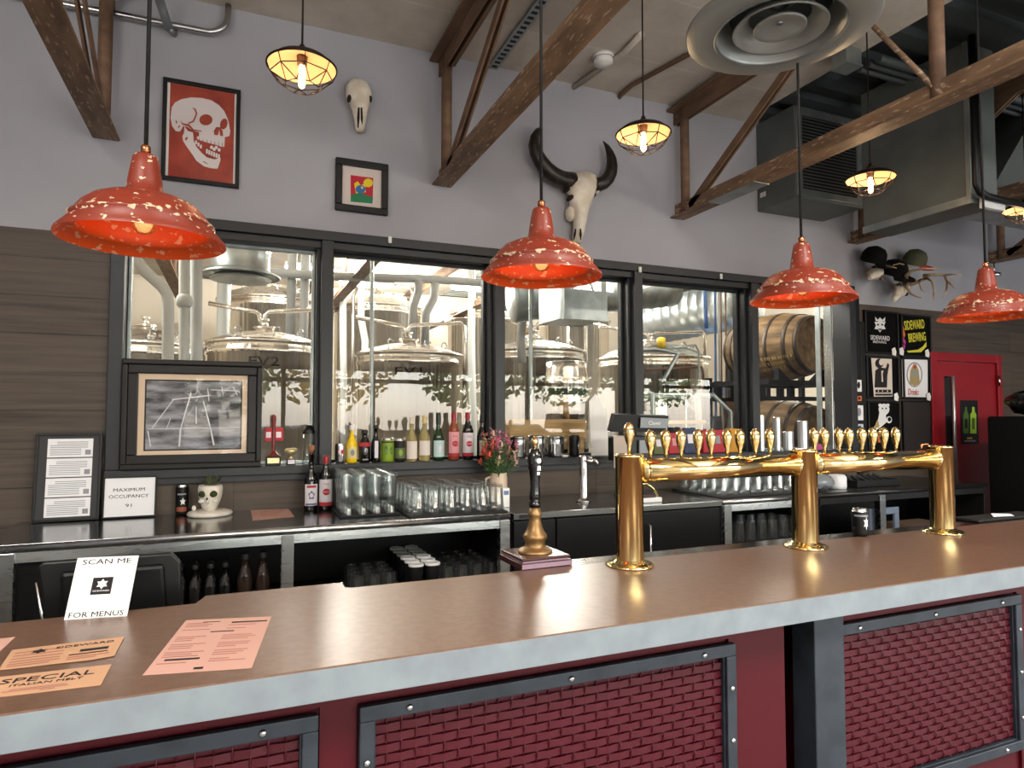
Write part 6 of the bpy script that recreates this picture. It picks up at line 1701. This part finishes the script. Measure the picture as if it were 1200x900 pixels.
mb = MB(t.location); mb.box(a_.x-.02, 4.73, 1.1, c_.x, 5.27, 1.14); mb.m = 1; mb.box(a_.x-.02, 4.72, P(790, 494, Y=4.73).z-.02, c_.x-.3, 4.77, P(790, 494, Y=4.73).z+.01); mb.build('bed', [M_galv, M_pine], t, loc=(0, 0, 0))
mb = MB(t.location); q = P(817, 465, Y=4.85); e = P(822, 535, Y=4.85); prof = []
n_ = 40
mb.tube([q.lerp(e, i/(n_*6))+Vector((.028*math.cos(2*PI*i/6), .028*math.sin(2*PI*i/6), 0)) for i in range(n_*6)], .007, 5)
mb.build('coil_hose', M_white, t, loc=(0, 0, 0))
mb = MB(t.location); mb.box(P(835, 480, Y=4.95).x, 4.95, 1.14, P(845, 480, Y=4.95).x, 4.98, 1.6); mb.box(P(782, 480, Y=4.95).x, 4.95, 1.14, P(786, 480, Y=4.95).x, 5.05, 1.75); mb.build('mechanism', M_dk, t, loc=(0, 0, 0))
MB(t.location).quad([(a_.x, 4.75, 1.14), (b_.x+.2, 4.75, 1.14), (b_.x, 4.75, b_.z), (a_.x, 4.75, a_.z)]).build('clear_guard', thin_glass('clear_guard_sheet', '#f0f2f4', 1, .02, .03), t, loc=(0, 0, 0))
t = thing('blue_tote', 'pale blue plastic tote on a steel rack in the fourth window', 'tote', (P(838, 458, Y=7.2).x, 7.2, 0))
q0, q1 = P(816, 449, Y=7.2), P(858, 462, Y=7.2)
mb = MB(t.location); mb.box(q0.x, 7.2, q1.z, q1.x, 7.7, q0.z, .01); mb.build('tub', mat('pale_blue_plastic', '#8ba6cf', .5), t, loc=(0, 0, 0))
mb = MB(t.location); mb.box(q0.x, 7.2, q1.z-.04, q1.x, 7.7, q1.z)
for x_ in (q0.x+.03, q1.x-.03):
    for y_ in (7.23, 7.67): mb.box(x_-.02, y_-.02, 0, x_+.02, y_+.02, q1.z-.04)
mb.build('rack', M_galv, t, loc=(0, 0, 0))
q = P(862, 497, Y=6.4)
t = thing('control_box', 'brown steel control box with a red button near the fourth mullion', 'electrical box', (q.x, 6.4, 0))
mb = MB(); mb.box(-.12, 0, q.z-.25, .12, .15, q.z+.3, .006); mb.build('box', mat('tan_steel', '#8a7462', .4, .4), t); MB().box(-.03, .05, 0, .03, .1, q.z-.25).build('post', M_galv, t); MB().lathe([(0, 0), (.03, 0), (.03, .02), (0, .025)], (-.02, -.002, q.z+.15), 14, (0, -1, 0)).build('button', M_lr, t)
# barrels on a steel rack, heads towards the bar
M_oak = brick_mat('oak_staves', 'xy', '#7a6144', '#937754', '#3a2c1e', 1, 1, .0, .6, (30, 4), '#5a4630', .7, 0)
def oak():
    m = bpy.data.materials.new('weathered_oak'); m.use_nodes = True
    nt = m.node_tree; N = nt.nodes; L = nt.links; b = N['Principled BSDF']; b.inputs['Roughness'].default_value = .7
    tc = N.new('ShaderNodeTexCoord'); mp = N.new('ShaderNodeMapping'); mp.inputs['Scale'].default_value = (14, 3, 14); L.new(tc.outputs['Object'], mp.inputs[0])
    n = N.new('ShaderNodeTexNoise'); n.inputs['Scale'].default_value = 1; n.inputs['Detail'].default_value = 6; L.new(mp.outputs[0], n.inputs['Vector'])
    r = N.new('ShaderNodeValToRGB'); r.color_ramp.elements[0].position = .3; r.color_ramp.elements[1].position = .72
    r.color_ramp.elements[0].color = hexc('#56432e'); r.color_ramp.elements[1].color = hexc('#a08259'); L.new(n.outputs['Fac'], r.inputs[0]); L.new(r.outputs[0], b.inputs['Base Color'])
    return m
M_oak = oak(); M_hoop = mat('dark_iron_hoop', '#4a4038', .5, .7)
def barrel(label, loc, rz):
    t = thing('oak_barrel', label, 'barrel', loc, rz, 'barrels on the rack')
    def rad(y): return .345-.075*(abs(y)/.46)**2
    mb = MB(); n = 28; ys = [-.46+.92*i/14 for i in range(15)]
    for k in range(n):
        a0, a1 = 2*PI*k/n+.006, 2*PI*(k+1)/n-.006
        rows = []
        for y in ys:
            rr_ = rad(y); rows.append([mb.v((rr_*math.cos(a0), y, rr_*math.sin(a0))), mb.v((rr_*1.003*math.cos((a0+a1)/2), y, rr_*1.003*math.sin((a0+a1)/2))), mb.v((rr_*math.cos(a1), y, rr_*math.sin(a1)))])
        for i in range(14):
            for j in range(2): mb.f([rows[i][j], rows[i][j+1], rows[i+1][j+1], rows[i+1][j]], True)
    mb.lathe([(rad(y)-.006, y) for y in ys], n=40, axis=(0, 1, 0))
    mb.build('staves', M_oak, t)
    for s in (-1, 1): MB().lathe([(0, s*.43), (.262, s*.43), (.268, s*.46), (.262, s*.462)], n=40, axis=(0, 1, 0)).build('barrel_head', M_oak, t)
    for y in (-.44, -.33, -.14, .14, .33, .44): MB().lathe([(rad(y-.02)+.001, y-.02), (rad(y-.02)+.004, y-.02), (rad(y+.02)+.004, y+.02), (rad(y+.02)+.001, y+.02)], n=40, axis=(0, 1, 0)).build('hoop', M_hoop, t)
    return t
cDull = mat('dull_gold', '#b39a62', .7)
b1 = barrel('upper oak barrel on the rack in the fifth window', (5.12, 5.15, 2.30), .1)
b2 = barrel('lower oak barrel on the rack in the fifth window', (5.12, 5.15, 1.42), .1)
mb = MB(); rr = random.Random(8)          # rows of short unreadable gold strokes
for k, (ya, yb) in enumerate(((-.40, .0), (-.32, -.02), (-.30, -.04))):
    y_ = ya
    while y_ < yb:
        w_ = rr.uniform(.012, .022); a0, a1 = R(201+k*10), R(207+k*10); rq = .350-.075*(y_/.46)**2
        mb.f([mb.v((rq*math.cos(a), yy, rq*math.sin(a))) for a, yy in ((a0, y_), (a0, y_+w_), (a1, y_+w_), (a1, y_))])
        y_ += w_+rr.choice((.006, .006, .006, .02))
mb.build('gold_strokes', cDull, b1, fix=False)
t = thing('barrel_rack', 'black steel rack holding the two oak barrels', 'rack', (5.12, 5.15, 0))
mb = MB()
for x in (-.5, .5):
    for y in (-.3, .3): mb.box(x-.03, y-.03, 0, x+.03, y+.03, 1.08)
    for y in (-.3, .3): mb.box(x-.03, y-.03, 1.75, x+.03, y+.03, 1.96)
for z in (1.04, 1.90):
    for y in (-.3, .3):
        mb.box(-.55, y-.03, z, .55, y+.03, z+.05)
        for s in (-1, 1): mb.prism([(s*.15, y-.03, z+.05), (s*.3, y-.03, z+.05), (s*.3, y-.03, z+.17)], (0, .06, 0))
    for x in (-.52, .52): mb.box(x-.025, -.45, z, x+.025, .45, z+.05)
for y in (-.3, .3): mb.box(-.55, y-.025, 1.75, .55, y+.025, 1.79)
for x in (-.5, .5): mb.box(x-.03, .42, 0, x+.03, .48, 2.0)
mb.build('rack_frame', M_blackm, t)
t = thing('barrel_rack', 'second black rack bay further back beside the barrels', 'rack', (6.4, 6.6, 0))
mb = MB()
for x in (-.6, 0, .6): mb.box(x-.03, -.03, 0, x+.03, .03, 2.6)
for z in (.9, 1.5, 1.72, 2.3): mb.box(-.6, -.03, z, .6, .03, z+.06)
mb.build('rack_frame', M_blackm, t)

# ---------------------------------------------------------------- the street behind the photographer, seen as reflections
struct(MB().box(-30, -45, -.2, 40, YF-.2, -.05).build('floor_street', mat('pale_pavement', '#c4c0b8', .9)))
def tree(label, x, y, h, r, m):
    t = thing('street_tree', label, 'tree', (x, y, -.05), group='street trees')
    MB().tube([(0, 0, 0), (.05, 0, h*.3), (0, .05, h*.6)], [.14, .11, .06], 8).build('trunk', M_rust, t)
    rr = random.Random(int(x*10)); mb = MB()
    for i in range(800):
        a_, b_ = rr.uniform(0, 2*PI), rr.uniform(-1, 1); d_ = r*rr.uniform(.4, 1)**.5; s_ = math.sqrt(1-b_*b_)
        c_ = Vector((d_*s_*math.cos(a_), d_*s_*math.sin(a_), h*.65+d_*b_*.8)); e_ = Vector((rr.uniform(-1, 1), rr.uniform(-1, 1), rr.uniform(-1, 1))).normalized(); g_ = e_.orthogonal().normalized(); k_ = rr.uniform(.06, .16)
        mb.f([mb.v(c_-e_*k_), mb.v(c_+g_*k_*.6), mb.v(c_+e_*k_), mb.v(c_-g_*k_*.6)])
    mb.build('foliage', m, t, fix=False)
M_lf2 = mat('street_leaves', '#9cb268', .7); M_lf3 = mat('yellow_leaves', '#dcbc52', .7)
for k, (x, y, h, r) in enumerate(((-.5, -9, 4.2, 1.5), (2.6, -11, 5, 1.9), (6.4, -9.5, 4.5, 1.6), (10.2, -11, 5, 1.7), (14.4, -12, 5, 1.9))):
    tree('leafy street tree outside the storefront, %s from the left in the window reflections' % ['first', 'second', 'third', 'fourth', 'fifth'][k], x, y, h, r, M_lf3 if k == 1 else M_lf2)
def car(label, x, y, m):
    t = thing('parked_car', label, 'car', (x, y, -.05), group='parked cars')
    mb = MB(); rings = []
    for yy, w in ((-.85, .0), (.85, 0)): pass
    prof = [(-2.1, .3), (-2.1, .7), (-1.3, .85), (-.7, 1.4), (.8, 1.42), (1.5, .92), (2.15, .8), (2.15, .3)]
    mb.prism([(a, -.85, b) for a, b in prof], (0, 1.7, 0)); mb.build('body', m, t, bevel=.06)
    mb = MB()
    for a in (-1.3, 1.35):
        for b in (-.86, .66): mb.cyl((a, b, .32), (a, b+.2, .32), .32, n=20)
    mb.build('wheels', M_rub, t)
    mb = MB(); mb.prism([(-1.15, -.86, .9), (-.65, -.86, 1.33), (.72, -.86, 1.35), (1.3, -.86, .92)], (0, 1.72, 0)); mb.build('windows', mat('car_glass', '#15181c', .05), t)
car('white parked car reflected in the second window', 1.2, -7.4, mat('white_car_paint', '#dcdfe2', .2, coat=.8))
car('blue parked car reflected in the first window', -4.0, -7.6, mat('blue_car_paint', '#2d4a80', .2, coat=.8))
car('silver parked car reflected in the third window', 6.4, -7.5, mat('silver_car_paint', '#9aa0a5', .2, .6, coat=.8))
